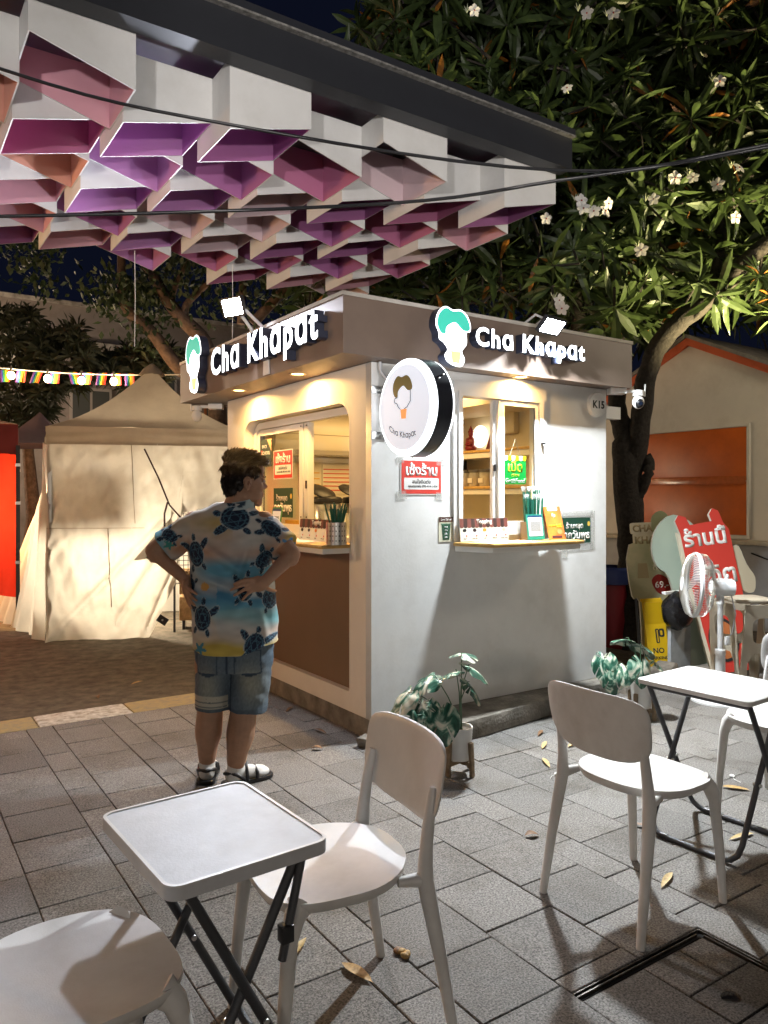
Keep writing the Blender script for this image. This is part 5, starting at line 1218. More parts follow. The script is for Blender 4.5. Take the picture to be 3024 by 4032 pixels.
# rubble blocks
for k,(px,py,Y,s_,lb) in enumerate(((1436,1388,6.0,.11,'mossy concrete rubble block by the yellow sign'),(1405,1400,6.05,.07,'small rubble stone beside the mossy block'),(1315,1470,6.0,.12,'broken concrete lump behind the potted plant'))):
    q = at(px,py,Y); q.z = 0; b = MB().box(-s_,s_,-s_*.7,s_*.7,0,s_*1.1); me = b.mesh('block', conc_m, bevel=.02)
    for v in me.vertices: v.co += Vector((noise.noise(v.co*20),noise.noise(v.co*20+Vector((5,0,0))),0))*.02
    link('block', me, thing('rubble_block', lb, 'rubble', q, .4+k))
# bins
q = at(1322,1375,7.2); q.z = .0
bn = thing('red_bin', 'tall red bin with blue rim behind the kiosk end', 'bin', q); MB().lathe([(.15,0),(.19,.66),(.19,.68)],24).build('body', pm('bin_red',(.22,.01,.02),.5), bn, smooth=40); MB().lathe([(.19,.62),(.215,.63),(.215,.76),(.19,.78)],24,cap=False).build('rim', pm('bin_blue',(.02,.04,.18),.5), bn, smooth=40)
# leaning poles
for k,(x0,y0,x1,y1,m,lb) in enumerate(((1395,1395,1378,1245,chrome_m,'thin metal pole leaning by the tree foot'),(1383,1395,1370,1250,pm('pole_blue',(.1,.11,.14),.4),'dark pole leaning by the tree foot'))):
    a_ = at(x0,y0,6.9); a_.z = 0; b_ = at(x1,y1,7.0); th = thing('leaning_pole', lb, 'pole', a_); MB().tube([(0,0,0),b_-a_],.012,8).build('pole', m, th, smooth=40)
# ================================================================== stool
q = at(1615,1440,5.55); q.z = 0
so = thing('plastic_stool', 'tall beige plastic stool with arched sides behind the fan', 'stool', q, R(-33.8+8)); stm = pm('beige_plastic', (.50,.44,.34), .5, var=.06, vs=6, dirt=.1)
HS = .70
MB().prism(rrect(-.155,.155,-.155,.155,.03,4), HS-.025, HS).build('seat', stm, so, bevel=.008)
for k in range(4):
    o_ = [(-.152,HS-.026),(-.19,0),(-.135,0),(-.125,.26),(-.085,.33),(.085,.33),(.125,.26),(.135,0),(.19,0),(.152,HS-.026)]
    lo = [o_, rrect(-.095,.095,.40,.58,.05,4)]
    me = plate_mesh('side', lo, .008, stm)
    for v in me.vertices: v.co.z += 0
    me.transform(RZ(R(90*k)) @ Matrix(((1,0,0,0),(0,0,-1,-.170),(0,1,0,0),(0,0,0,1))) @ RX(R(3.1))); link('side', me, so)
# ================================================================== standing fan
q = at(1556,1500,5.35); q.z = 0
fa = thing('standing_fan', 'white standing fan with wire cage turned towards the kiosk', 'fan', q, R(-33.8)); fw_m = pm('fan_white', (.70,.71,.72), .35)
MB().lathe([(.0,0),(.20,0),(.20,.012),(.17,.026),(.05,.035),(.0,.036)],36,cap=False).build('base', fw_m, fa, smooth=40)
MB().lathe([(.038,.03),(.032,.32),(.036,.325),(.036,.36),(.026,.365)],20).build('lower_tube', fw_m, fa, smooth=40); MB().lathe([(.019,.36),(.019,.72)],16).build('upper_tube', fw_m, fa, smooth=40)
Mh = T3((-.01,0,.80)) @ RZ(R(-9)) @ RY(R(-86))      # head axis: cage looks to the left of the picture
def hd(p): return Mh @ Vector(p)
mo_ = MB().lathe([(.02,-.13),(.055,-.12),(.062,-.05),(.058,.03),(.03,.045)],24,M=Mh @ T3((0,0,.02))); mo_.build('motor_housing', fw_m, fa, smooth=40)
MB().tube([(-.0,0,.68),(0,0,.76)],.026,12).build('neck', fw_m, fa, smooth=40); MB().lathe([(.008,0),(.012,.02),(.008,.035)],10,(.05,0,.855)).build('oscillation_knob', fw_m, fa)
RC = .225
MB().tube([hd((RC*math.cos(a),RC*math.sin(a),.165)) for a in [2*math.pi*k/48 for k in range(48)]], .0075, 6, closed=True).build('cage_band', fw_m, fa, smooth=60)
m = MB(); 
for j in range(8): 
    pass
m.grid(lambda s,t: hd(((RC+.002)*math.cos(s*2*math.pi),(RC+.002)*math.sin(s*2*math.pi),.150+.03*t)), 48, 1); m.build('cage_rim', fw_m, fa, smooth=60)
wire = pm('cage_wire', (.62,.60,.55), .3, metal=.7); b = MB()
for k in range(72):
    a = 2*math.pi*k/72; c_, s_ = math.cos(a), math.sin(a)
    b.tube([hd((.07*c_,.07*s_,.055)), hd((RC*.75*c_,RC*.75*s_,.062)), hd((RC*.97*c_,RC*.97*s_,.10)), hd((RC*c_,RC*s_,.16))], .0014, 4, cap=False)
    b.tube([hd((RC*c_,RC*s_,.17)), hd((RC*.93*c_,RC*.93*s_,.205)), hd((RC*.6*c_,RC*.6*s_,.235)), hd((.05*c_,.05*s_,.245))], .0014, 4, cap=False)
for r_, z in ((.07,.055),(.12,.057),(.19,.075)): b.tube([hd((r_*math.cos(2*math.pi*k/32),r_*math.sin(2*math.pi*k/32),z)) for k in range(32)], .002, 4, closed=True)
b.build('cage', wire, fa, smooth=60); MB().lathe([(.05,.243),(.05,.250)],20,M=Mh).build('badge', fw_m, fa)
for k in range(4):
    m = MB(); m.grid(lambda s,t: Mh @ RZ(R(90*k)) @ Vector((.03+.165*s, (-.075+.14*t)*(.35+.75*s), .145+.045*(t-.5))), 6, 6); m.build('blade', pm('blade_clear',(.30,.33,.35),.35,alpha=.5), fa, smooth=80)
MB().tube([(.05,-.02,.82),(.09,-.04,.62),(.06,-.05,.48),(.03,-.045,.45)],.005,6).build('cord', pm('grey_cord',(.3,.3,.31),.5), fa, smooth=60); MB().box(.012,.042,-.06,-.035,.40,.46).build('plug', fw_m, fa, bevel=.004)
# ================================================================== unseen lamps, added or assumed for their light
def unseen_lamp(label, x, y, h, power, color, arm=0):
    t = thing('unseen_lamp', label, 'lamp', (x,y,-.1)); MB().tube([(0,0,0),(0,0,h)],[.06,.045],12).build('pole', beam_m, t, smooth=40)
    MB().ell((0,0,h+.16),(.15,.15,.16),18,12).build('globe', pm('lamp_globe',(1,.95,.85),.4,emit=3,ec=(1,.85,.6)), t, smooth=60)
    l = light('unseen_lamp_light','POINT',(0,0,h+.16),power,color,t,radius=.2); return t
unseen_lamp('added globe fill lamp behind the plaza seating, farthest up the open side', -9.5, -6.5, 2.1, 130, (1,.80,.60))  # this row of three is added as low fill from behind the camera
unseen_lamp('added globe fill lamp behind the plaza seating, in the middle of its row', -6.2, -9.6, 2.1, 310, (1,.88,.76))
unseen_lamp('added globe fill lamp behind the plaza seating, nearest the stalls', -2.0, -10.8, 2.1, 320, (1,.86,.70))
unseen_lamp('assumed globe street lamp on the road beyond the kerb', -5.2, 3.2, 2.3, 560, (1,.58,.26))  # out of view, assumed as the source of the warm light at left
unseen_lamp('added globe lamp brightening the white stall', 4.45, -1.75, 3.1, 160, (1,.84,.62))  # added out of view to brighten the stall wall and standees
for k,(x,y,tx,ty,tz,pw) in enumerate(((-5.2,-5.4,.1,1.0,3.6,560),(-1.2,-6.6,.6,1.2,3.7,480))):  # spots added out of view to brighten the canopy but not the ground
    cu_ = thing('canopy_fill_spot', ('added spot lamp on a pole lighting the canopy from the open side','added spot lamp on a pole lighting the canopy from the seating side')[k], 'lamp', (x,y,0))
    MB().tube([(0,0,0),(0,0,1.7)],.035,10).build('pole', beam_m, cu_, smooth=40); MB().lathe([(.04,-.1),(.08,-.06),(.09,.08)],16,(0,0,1.78),cap=False).build('housing', dark_m, cu_, smooth=40)
    light('canopy_fill_spot_lamp','SPOT',(0,0,1.9),pw,(1,.95,.92),cu_,direction=(tx-x,ty-y,tz-1.9+.35),spot=34,blend=.6,radius=.12)
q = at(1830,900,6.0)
up = thing('assumed_tree_uplight', 'assumed spot lamp on a short pole shining up into the tree crown', 'lamp', (q.x,q.y,0))  # unseen lamp, assumed for the yellow light on the right of the crown
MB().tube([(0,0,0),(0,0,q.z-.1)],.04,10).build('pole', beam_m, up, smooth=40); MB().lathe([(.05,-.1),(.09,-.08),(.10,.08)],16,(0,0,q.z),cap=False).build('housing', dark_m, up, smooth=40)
d_ = at(1400,120,7.0)-q; light('assumed_uplight_lamp','SPOT',(0,0,q.z+.05),800,(1,.82,.42),up,direction=d_,spot=105,blend=.7,radius=.06)
q = at(-300,850,14); unseen_lamp('added globe lamp brightening the front of the grey building', q.x, q.y, 3.4, 900, (1,.74,.50))  # added out of view so the far building is not black
q = at(560,700,12.5); unseen_lamp('added globe lamp hidden behind the kiosk roof', q.x, q.y, 2.3, 200, (1,.78,.55))  # added out of sight to lift the dark background beyond the kiosk
FLOODS[0].data.energy = 124; FLOODS[1].data.energy = 46; FLOODS[1].data.color = (.84,.88,1)
# ================================================================== the customer
def sm01(a, b_, x): t = max(0, min(1, (x-a)/(b_-a))); return t*t*(3-2*t)
def remesh(mb, name, voxel, it, mats, fac=.5):
    me = mb.mesh(name, mats); o = bpy.data.objects.new('tmp', me); col.objects.link(o)
    m = o.modifiers.new('r', 'REMESH'); m.mode = 'VOXEL'; m.voxel_size = voxel
    s_ = o.modifiers.new('s', 'SMOOTH'); s_.iterations = it; s_.factor = fac
    bpy.context.view_layer.update(); r_ = bpy.data.meshes.new_from_object(o.evaluated_get(bpy.context.evaluated_depsgraph_get()))
    bpy.data.objects.remove(o); r_.name = name
    r_.polygons.foreach_set('use_smooth', [True]*len(r_.polygons)); r_.update(); return r_
def cap(b, p0, p1, r0, r1, n=14, k=6):
    p0, p1 = Vector(p0), Vector(p1); b.tube([p0.lerp(p1, i/k) for i in range(k+1)], [r0+(r1-r0)*i/k for i in range(k+1)], n); b.ell(p0,(r0,)*3,n,8); b.ell(p1,(r1,)*3,n,8)
def loft(b, rings, n=28, pw=2.3):
    vs = []
    for (z, cx_, cy_, rx, ry) in rings:
        for j in range(n):
            a = 2*math.pi*j/n; c_, s_ = math.cos(a), math.sin(a); r_ = (abs(c_)**pw+abs(s_)**pw)**(-1/pw); vs.append((cx_+rx*c_*r_, cy_+ry*s_*r_, z))
    fs = [(i*n+j, i*n+(j+1)%n, (i+1)*n+(j+1)%n, (i+1)*n+j) for i in range(len(rings)-1) for j in range(n)]
    if rings[0][0] > rings[-1][0]: fs = [f[::-1] for f in fs]; fs += [tuple(range(n)), tuple((len(rings)-1)*n+j for j in range(n-1,-1,-1))]
    else: fs += [tuple(range(n-1,-1,-1)), tuple((len(rings)-1)*n+j for j in range(n))]
    b.add(vs, fs)
man = thing('person', 'person in a turtle print shirt and denim shorts standing hands on hips at the kiosk', 'person', (-.923,-.163,0), R(-33.8))
skin_m = pm('skin', (.42,.235,.145), .5, var=.10, vs=30, bump=.05, bs=400); skin_m.node_tree.nodes['Principled BSDF'].inputs['Subsurface Weight'].default_value = .08
skin_m.node_tree.nodes['Principled BSDF'].inputs['Subsurface Radius'].default_value = (.02,.008,.004)
b = MB()
# legs
for P, rr in ((((-.10,.02,.80),(-.108,.0,.60),(-.112,-.005,.45),(-.118,.004,.37),(-.128,.010,.26),(-.136,.02,.16),(-.140,.03,.085)), (.095,.085,.066,.064,.068,.049,.037)),
              (((.09,.02,.80),(.075,.0,.60),(.062,-.02,.45),(.052,-.012,.37),(.038,-.02,.26),(.020,-.02,.15),(.012,-.02,.08)), (.098,.088,.070,.066,.071,.052,.038))):
    out = []; r2 = []
    V_ = [Vector(p) for p in P]
    for i in range(len(V_)-1):
        for k in range(5):
            t = k/5; p0 = V_[max(0,i-1)]; p1 = V_[i]; p2 = V_[i+1]; p3 = V_[min(len(V_)-1,i+2)]
            out.append(.5*((2*p1)+(p2-p0)*t+(2*p0-5*p1+4*p2-p3)*t*t+(3*p1-p0-3*p2+p3)*t**3)); u_ = t*t*(3-2*t); r2.append(rr[i]*(1-u_)+rr[i+1]*u_)
    out.append(V_[-1]); r2.append(rr[-1]); b.tube(out, r2, 18)
for (x,y,a) in ((-.14,.03,-8),(.012,-.02,48)):
    M_ = T3((x,y,0)) @ RZ(R(-a)); b.ell(M_ @ Vector((0,-.012,.05)),(.036,.042,.042),14,10); cap(b, M_ @ Vector((0,.0,.06)), M_ @ Vector((0,.15,.032)), .037, .026); b.ell(M_ @ Vector((0,.14,.028)),(.044,.05,.022),14,8,M=RZ(R(-a)))
# trunk under the clothes
loft(b, [(.62,.0,0,.17,.12),(.80,.0,0,.185,.135),(1.0,-.005,0,.18,.125),(1.15,-.02,0,.18,.12),(1.28,-.03,0,.17,.10),(1.35,-.02,0,.10,.07)])
cap(b, (-.01,.0,1.33), (.045,.012,1.46), .068, .060)
# arms
L_el, R_el = (-.400,.0,1.160), (.300,-.085,1.148)
cap(b, (-.195,.0,1.30), L_el, .060, .042); cap(b, (.15,-.005,1.30), R_el, .060, .043)
cap(b, L_el, (-.225,-.062,1.022), .041, .027); cap(b, R_el, (.185,-.150,1.028), .042, .028)
b.ell((-.385,-.012,1.14),(.045,.038,.042),12,8); b.ell((.295,-.09,1.13),(.042,.042,.042),12,8)
def finger(P, r0=.0098, r1=.0072): b.tube([Vector(p) for p in P], [r0+(r1-r0)*i/(len(P)-1) for i in range(len(P))], 10); b.ell(P[-1],(r1,)*3,8,6); b.ell(P[0],(r0,)*3,8,6)
# right hand flat on the small of the back
Pm = Matrix(((.95,.2,0,0),(-.1,.95,0,0),(0,0,1,0),(0,0,0,1)))
b.ell((.148,-.163,1.012),(.046,.016,.040),14,10); b.ell((.118,-.168,1.006),(.028,.013,.038),12,8); cap(b,(.185,-.150,1.028),(.155,-.160,1.018),.029,.024)
finger([(.120,-.170,1.036),(.088,-.180,1.034),(.058,-.181,1.022),(.036,-.176,1.012)]); finger([(.112,-.172,1.016),(.078,-.183,1.010),(.046,-.184,.996),(.020,-.177,.984)], .0102); finger([(.112,-.171,.996),(.084,-.182,.986),(.056,-.183,.970),(.036,-.177,.958)]); finger([(.122,-.168,.980),(.102,-.178,.966),(.086,-.180,.950),(.076,-.176,.938)], .009,.0065)
finger([(.172,-.155,.998),(.198,-.135,.982),(.214,-.105,.972),(.220,-.075,.968)], .0115,.008)
# left hand wrapped round the hip
b.ell((-.212,-.090,.988),(.024,.034,.040),12,10); b.ell((-.203,-.108,.962),(.020,.024,.032),12,8); cap(b,(-.225,-.062,1.022),(-.216,-.080,1.0),.028,.024)
finger([(-.200,-.116,.990),(-.182,-.146,.984),(-.160,-.164,.974),(-.142,-.172,.964)]); finger([(-.202,-.116,.972),(-.184,-.146,.960),(-.162,-.164,.946),(-.144,-.170,.934)]); finger([(-.204,-.114,.955),(-.188,-.142,.940),(-.170,-.160,.924),(-.154,-.166,.910)]); finger([(-.206,-.110,.940),(-.194,-.134,.924),(-.182,-.150,.908),(-.172,-.156,.896)], .009,.0065)
finger([(-.216,-.070,.992),(-.222,-.040,.984),(-.218,-.008,.978),(-.210,.02,.974)], .0115,.008)
# head, turned to the right
HM = T3((.055,.02,1.508)) @ RZ(R(-64)) @ RX(R(-4))
def he(c_, r_, M_=None, n=18, m=12): b.ell(HM @ Vector(c_), r_, n, m, M=(HM.to_3x3() @ (M_.to_3x3() if M_ else Matrix.Identity(3))))
he((0,-.018,.035),(.076,.095,.086)); he((0,.022,-.03),(.066,.070,.085)); he((0,.040,-.075),(.052,.048,.045)); he((0,.072,-.104),(.026,.022,.020)); he((.0,-.03,-.05),(.062,.06,.06))
he((0,.090,.004),(.011,.014,.022)); he((0,.101,-.020),(.014,.017,.013)); he((.011,.092,-.026),(.010,.011,.009)); he((-.011,.092,-.026),(.010,.011,.009))
he((0,.076,.028),(.046,.018,.012)); he((0,.060,.06),(.055,.03,.035)); he((0,.088,-.054),(.021,.012,.0075)); he((0,.087,-.067),(.019,.012,.008)); he((0,.080,-.088),(.02,.015,.012))
for sx in (-1,1):
    he((sx*.036,.060,-.030),(.026,.024,.03)); he((sx*.0535,.026,-.07),(.018,.045,.035)); he((sx*.030,.079,.006),(.013,.008,.009))
    E_ = RZ(R(-sx*18)) @ RX(R(-8)); he((sx*.080,-.012,-.012),(.009,.021,.033),E_); he((sx*.079,-.010,-.040),(.008,.011,.012)); he((sx*.072,-.012,-.012),(.014,.015,.022))
body = link('body', remesh(b, 'body', .0048, 4, skin_m), man)
# ear hollow, eyes and brows
dk = pm('ear_shadow', (.26,.12,.075), .6)
for sx in (-1,1):
    c_ = MB().tube([HM @ Vector((sx*(.089+.001*k), -.018+.016*math.cos(a), -.008+.025*math.sin(a))) for k, a in ((0,-.9),(0,0),(0,.9),(0,1.9),(0,2.8),(0,3.6))], .0035, 6); c_.build('ear_rim', skin_m, body, smooth=60)
    MB().ell(HM @ Vector((sx*.088,-.006,-.014)),(.004,.009,.014),10,8,M=HM.to_3x3()).build('ear_hollow', dk, body, smooth=60)
    MB().ell(HM @ Vector((sx*.030,.0835,.006)),(.011,.005,.006),10,8,M=HM.to_3x3()).build('eye', pm('eye_white',(.7,.68,.65),.2), body, smooth=60); MB().ell(HM @ Vector((sx*.030,.0872,.006)),(.005,.003,.005),10,8,M=HM.to_3x3()).build('iris', pm('eye_dark',(.02,.012,.008),.1), body, smooth=60)
    MB().tube([HM @ Vector((sx*q,.094-.25*max(0,q-.02)**1,.025+.004*math.sin((q-.012)*80))) for q in (.012,.022,.034,.046)], [.003,.004,.0035,.0015], 6).build('eyebrow', pm('brow_hair',(.02,.013,.01),.8), body, smooth=60)
MB().ell(HM @ Vector((0,.0965,-.060)),(.017,.005,.003),10,6,M=HM.to_3x3()).build('lip', pm('lip_skin',(.36,.13,.10),.45), body, smooth=60)
# ---- hair
hair_m = vcol_mat('dyed_hair', .45, attr='print', spec=.5)
b = MB()
def hh(c_, r_): b.ell(HM @ Vector(c_), r_, 20, 14, M=HM.to_3x3())
hh((0,-.022,.052),(.081,.100,.083)); hh((0,-.070,.0),(.070,.050,.075)); hh((0,-.062,-.045),(.058,.046,.045)); hh((.012,.030,.092),(.050,.044,.018)); hh((-.02,.026,.090),(.047,.044,.018)); hh((0,-.02,.098),(.066,.076,.036))
for sx in (-1,1): hh((sx*.068,.012,.045),(.017,.04,.035)); hh((sx*.066,-.045,.0),(.018,.035,.05))
cap_me = remesh(b, 'hair', .005, 3, hair_m)
HI = HM.inverted()
# keep the face and ears clear
bm = bmesh.new(); bm.from_mesh(cap_me); dead = [v for v in bm.verts if (lambda p: (p.y > .060 and p.z < .062) or (p.y > -.030 and p.z < .022 and abs(p.x) > .03) or (p.y > -.01 and p.z < .0))(HI @ v.co)]
bmesh.ops.delete(bm, geom=dead, context='VERTS'); bm.to_mesh(cap_me); bm.free()
rh = random.Random(9); b = MB(); cl = []
src = [v.co.copy() for v in cap_me.vertices]; nrm_ = [v.normal.copy() for v in cap_me.vertices]
for k in range(5200):
    i = rh.randrange(len(src)); p = src[i]; n_ = nrm_[i]; q = HI @ p
    fwd = HM.to_3x3() @ Vector((rh.gauss(0,.25), .8 if q.z > .08 else -.3, .25 if q.z > .08 else -.9)); d = (fwd - n_*fwd.dot(n_)).normalized()
    L_ = rh.uniform(.022,.050) if q.z > .07 else rh.uniform(.012,.026); lift = (.55 if q.z > .08 else .18)*rh.uniform(.3,1.5); s_ = d.cross(n_).normalized()*.0016
    m_ = p + d*L_*.55 + n_*L_*lift*.8; e = p + d*L_ + n_*L_*lift*.9
    b.add([p-s_+n_*-.001, p+s_-n_*.001, m_+s_*.8, e, m_-s_*.8], [(0,1,2,3,4)])
def hair_col(p):
    q = HI @ p; t = max(0, min(1, (q.z-.02)/.085)); t = t*(.35+1.1*abs(noise.noise(p*60)))*(.75+.6*noise.noise(p*16+Vector((4,0,0))))
    s2 = max(0, min(1, (q.z+.0)/.06)); dkc = (.010,.007,.006); br = (.075,.030,.010); bl_ = (.52,.36,.16)
    c1 = [dkc[k]*(1-s2*.8)+br[k]*s2*.8 for k in range(3)]; t = max(0,min(1,t*1.25)); return [c1[k]*(1-t)+bl_[k]*t for k in range(3)]+[1]
def paint(me, fn_):
    ca = me.color_attributes.new('print', 'FLOAT_COLOR', 'POINT'); buf = []
    for v in me.vertices: buf += fn_(v.co)
    ca.data.foreach_set('color', buf)
hn_ = [v.normal.copy() for v in cap_me.vertices]
for v, nv_ in zip(cap_me.vertices, hn_):
    q = HI @ v.co; v.co = v.co + nv_*(.006*noise.noise(Vector((q.x*70,q.y*22,q.z*40)))+.004*noise.noise(Vector((q.x*150,q.y*60,q.z*90)))+(.006*sm01(.07,.11,q.z)))
paint(cap_me, hair_col); hr = link('hair', cap_me, man)
sm_ = b.mesh('strands', hair_m); paint(sm_, hair_col); link('strands', sm_, hr)
# ---- shirt
b = MB()
loft(b, [(.665,.01,.0,.207,.168),(.70,.01,.0,.212,.170),(.80,.008,0,.212,.165),(.95,.0,0,.206,.160),(1.05,-.008,0,.202,.152),(1.15,-.02,0,.203,.147),(1.24,-.028,0,.205,.135),(1.30,-.03,0,.198,.118),(1.345,-.025,0,.165,.095),(1.375,-.01,0,.11,.082),(1.395,.0,.0,.080,.074)], 40, 2.5)
def sleeve(P, rr): b.tube([Vector(p) for p in P], rr, 20); b.ell(P[0],(rr[0],)*3,18,12)
sleeve([(-.175,.0,1.275),(-.235,.0,1.255),(-.29,-.002,1.215),(-.345,-.004,1.180)], [.080,.082,.084,.088]); sleeve([(.125,-.005,1.275),(.18,-.02,1.255),(.225,-.045,1.215),(.268,-.066,1.178)], [.080,.080,.078,.080])
shirt_me = remesh(b, 'shirt', .0052, 7, vcol_mat('printed_shirt_cloth', .75, bump=.12, bs=500))
def fold(p):
    x, z = p.x, p.z; d = 0
    d += .012*noise.noise(Vector((x*5, p.y*5, z*9))) + .006*noise.noise(Vector((x*14, p.y*12, z*20)))
    for (ax, az, bx_, bz, w_, h_) in ((-.13,1.20,.12,1.03,.022,.016),(.10,1.22,.02,.95,.018,.012),(-.17,1.05,.05,.98,.018,.013),(-.15,.98,.08,.90,.016,.010),(.16,1.02,.02,.86,.02,.012),(-.10,.92,-.02,.75,.02,.010),(.14,.92,.18,.72,.018,.012),(-.20,1.24,-.30,1.16,.015,.010),(.02,1.34,-.10,1.26,.018,.008)):
        ux, uz = bx_-ax, bz-az; L2 = ux*ux+uz*uz; t = max(0,min(1,((x-ax)*ux+(z-az)*uz)/L2)); dd = math.hypot(x-ax-ux*t, z-az-uz*t); d += (h_*math.exp(-(dd/w_)**2) - h_*.8*math.exp(-((dd-w_*1.7)/w_)**2))*math.sin(math.pi*t)
    return d
shn = [v.normal.copy() for v in shirt_me.vertices]
for v, nv_ in zip(shirt_me.vertices, shn):
    c_ = v.co.copy(); k = fold(c_)*sm01(.655,.70,c_.z); v.co = c_ + nv_*k
    if c_.z < .72: v.co.z += .045*sm01(.05,.2,c_.x)*sm01(.72,.66,c_.z) + .02*sm01(-.1,-.2,c_.x)*sm01(.72,.66,c_.z)
shirt_me.update()
TUR = [(.025,1.325,75,.058,.074),(-.16,1.152,12,.042,.066),(.085,.985,-8,.040,.060),(-.125,.845,-6,.047,.066),(.128,.715,-14,.047,.062),(.20,1.275,60,.036,.06),(.168,1.125,-40,.036,.05),(-.30,1.24,60,.03,.045),(.19,.93,10,.03,.05),(-.19,1.0,0,.025,.035)]
NAVY, TEAL, PALE = (.012,.020,.045), (.06,.14,.20), (.36,.42,.44)
def turtle(x, z):
    for (cx_, cz_, a, rx, rz_) in TUR:
        dx, dz = x-cx_, z-cz_
        if abs(dx) > .14 or abs(dz) > .14: continue
        c_, s_ = math.cos(R(a)), math.sin(R(a)); u, v = (dx*c_+dz*s_)/rx, (-dx*s_+dz*c_)/rz_
        r_ = math.hypot(u, v)
        if r_ < 1:
            ln = min(abs(((u*1.6+v*.9) % 1.0)-.5), abs(((u*1.6-v*.9) % 1.0)-.5), abs((v*1.5 % 1.0)-.5) if abs(u) < .4 else 1)
            return PALE if r_ > .93 else (TEAL if ln < .055 or abs(r_-.72) < .035 else NAVY)
        for (fu, fv, fa_, fl_, fw_) in ((-1.15,.62,58,.62,.27),(1.15,.62,-58,.62,.27),(-.75,-1.0,-35,.32,.2),(.75,-1.0,35,.32,.2),(0,1.22,0,.30,.24)):
            du, dv = u-fu, v-fv; cc, ss = math.cos(R(fa_)), math.sin(R(fa_)); p_, q_ = (du*cc+dv*ss)/fw_, (-du*ss+dv*cc)/fl_; rr = math.hypot(p_, q_)
            if rr < 1.0: return TEAL if abs((p_*2.2+q_*3.1) % 1.0-.5) < .09 or abs((p_*2.2-q_*3.1) % 1.0-.5) < .09 else NAVY
            if rr < 1.13: return PALE
    for (cx_, cz_, sr, c_) in ((-.134,.697,.036,(.06,.22,.30)),(-.112,.997,.02,(.62,.34,.10)),(.285,1.20,.035,(.10,.28,.55)),(-.30,1.195,.03,(.05,.25,.22))):
        dx, dz = x-cx_, z-cz_; r_ = math.hypot(dx, dz); an = math.atan2(dz, dx)
        if r_ < sr*(.45+.55*abs(math.cos(2.5*an+.4))**3 if sr > .025 else 1): return c_
    return None
def shirt_col(p):
    x, z = p.x, p.z; t_ = turtle(x, z) 
    if t_: return [*t_, 1]
    a = noise.noise(Vector((x*4.0, p.y*2, z*9))) ; b_ = noise.noise(Vector((x*3+7, p.y*2, z*6+3))); c_ = [.56,.54,.50]
    def mix(c1, c2, k): k = max(0,min(1,k)); return [c1[i]*(1-k)+c2[i]*k for i in range(3)]
    c_ = mix(c_, (.52,.25,.12), 1.7*math.exp(-((z-1.20)/.07)**2)*(.55+a) ); c_ = mix(c_, (.50,.34,.03), (1.8*math.exp(-((z-1.29)/.05)**2)*(.5+b_)) if x < .02 else 0)
    c_ = mix(c_, (.12,.32,.44), 2.3*math.exp(-((z-1.07)/.05)**2)*(.55+b_)); c_ = mix(c_, (.08,.26,.42), 2.3*math.exp(-((z-.93)/.06)**2)*(.45+a)*(1 if x > -.05 else .4))
    c_ = mix(c_, (.18,.40,.44), 2.2*math.exp(-((z-.84)/.05)**2)*(.4+b_)); c_ = mix(c_, (.50,.38,.08), 1.5*math.exp(-((z-.70)/.05)**2)*(.6+a)); c_ = mix(c_, (.60,.30,.20), 1.0*math.exp(-((z-.77)/.03)**2)*(.4+b_))
    if x < -.28: c_ = mix(c_, (.18,.40,.48), sm01(-.29,-.34,x))
    if x > .22: c_ = mix(c_, (.58,.44,.08), sm01(.25,.31,x)*.8)
    k = noise.noise(Vector((x*18, p.y*9, z*40)))*.10; return [max(0,c_[0]+k*c_[0]*2),max(0,c_[1]+k*c_[1]*2),max(0,c_[2]+k*c_[2]*2),1]
paint(shirt_me, shirt_col); shirt = link('shirt', shirt_me, man)
m = MB()     # turned-down collar
def colf(s, t):
    a = 2*math.pi*s; rx, ry = .071+.022*t, .068+.022*t; return (.012+rx*math.cos(a)+.02*(1-t), .006+ry*math.sin(a), 1.412+.012*math.cos(a)-.052*t+.008*math.sin(a)*(1-t))
m.grid(colf, 48, 6); cme = m.mesh('collar', MAT['printed_shirt_cloth'], smooth=80)
paint(cme, lambda p: [.40,.50,.52,1] if noise.noise(p*22) > -.12 else [.03,.06,.09,1]); link('collar', cme, shirt)
# ---- shorts
b = MB()
loft(b, [(.84,.0,0,.19,.145),(.72,.004,0,.197,.152),(.62,.0,0,.19,.150),(.575,.0,0,.175,.14)], 36, 2.4)
for P, rr in ((((-.090,.0,.66),(-.098,.0,.55),(-.102,-.002,.45),(-.104,-.002,.372)), (.098,.096,.090,.086)), (((.094,.0,.66),(.088,-.004,.55),(.080,-.01,.45),(.074,-.014,.366)), (.102,.102,.098,.095))):
    b.tube([Vector(p) for p in P], rr, 22)
sh_me = remesh(b, 'shorts', .0056, 5, vcol_mat('washed_denim', .85, bump=.35, bs=900))
shn = [v.normal.copy() for v in sh_me.vertices]
for v, nv_ in zip(sh_me.vertices, shn):
    p = v.co.copy(); v.co = p + nv_*(.007*noise.noise(Vector((p.x*9,p.y*9,p.z*14)))+.004*noise.noise(Vector((p.x*25,p.y*20,p.z*34))))
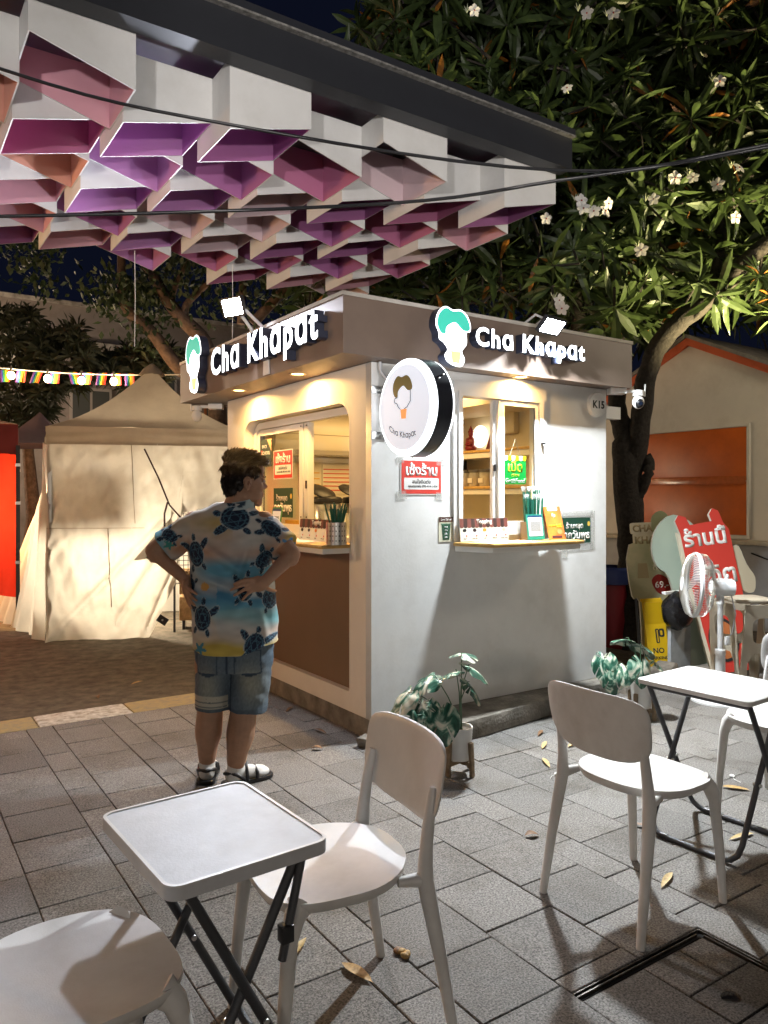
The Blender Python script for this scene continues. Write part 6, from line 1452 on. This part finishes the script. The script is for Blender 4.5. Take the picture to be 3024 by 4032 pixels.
def denim(p):
    x, z = p.x, p.z; k = .5+.5*noise.noise(Vector((x*7,p.y*7,z*9))); g = .5+.5*noise.noise(Vector((x*120,p.y*120,z*70)))
    c_ = [.075,.12,.175]; w_ = max(math.exp(-(((x+.11)/.055)**2+((z-.50)/.09)**2)), math.exp(-(((x-.10)/.06)**2+((z-.52)/.10)**2)))*.8+.25*k
    l_ = (.30,.31,.26); c_ = [c_[i]*(1-w_)+l_[i]*w_ for i in range(3)]; c_ = [q*(.75+.5*g) for q in c_]
    if p.y < .02:
        for (x0,x1,z0,z1) in ((-.165,-.05,.565,.685),(.03,.155,.57,.69)):    # back pockets
            inn = x0 < x < x1 and z0-.018*(1-abs(2*(x-x0)/(x1-x0)-1)) < z < z1
            if inn and (x-x0 < .006 or x1-x < .006 or z1-z < .007 or z-z0 < .004): c_ = [.045,.07,.10]
        if abs(x+.005) < .004: c_ = [.04,.06,.09]
        if x < -.02 and .392 < z < .452: c_ = [.46,.44,.36] if abs((z-.392) % .02-.01) > .0022 else [.12,.14,.16]
    if z < .392 and z > .372: c_ = [q*.75 for q in c_]
    return [*c_, 1]
paint(sh_me, denim); link('shorts', sh_me, man)
# ---- socks and sandals
sock_m = pm('white_sock', (.72,.71,.68), .85, bump=.3, bs=300)
for (x,y,a) in ((-.14,.03,-8),(.012,-.02,48)):
    M_ = T3((x,y,0)) @ RZ(R(-a)); b = MB(); b.ell(M_ @ Vector((0,-.012,.052)),(.041,.047,.045),16,12); cap(b, M_ @ Vector((0,.0,.062)), M_ @ Vector((0,.15,.034)), .042, .031); b.tube([M_ @ Vector((0,.0,.05)), M_ @ Vector((0,0,.118))], [.041,.041], 18); b.ell(M_ @ Vector((0,.14,.032)),(.048,.054,.027),14,8,M=RZ(R(-a)))
    link('sock', remesh(b, 'sock', .005, 3, sock_m), man)
    sl = MB().prism([(M_ @ Vector((q[0],q[1],0))).to_2d()[:] for q in smooth_loop([(-.042,-.05),(0,-.068),(.042,-.05),(.046,.06),(.055,.14),(.035,.20),(-.03,.205),(-.052,.15),(-.042,.06)],3)], .001, .022).build('sandal', dark_m, man, bevel=.004)
    for pts_ in ([(-.048,.10,.02),(-.046,.10,.05),(0,.11,.072),(.046,.10,.05),(.048,.10,.02)], [(-.045,.045,.02),(-.043,.04,.07),(0,.06,.098),(.043,.04,.07),(.045,.045,.02)], [(-.043,.03,.03),(-.044,-.02,.065),(0,-.062,.07),(.044,-.02,.065),(.043,.03,.03)]):
        MB().tube([M_ @ Vector(p) for p in pts_], .0085, 8).build('strap', dark_m, sl, smooth=60)
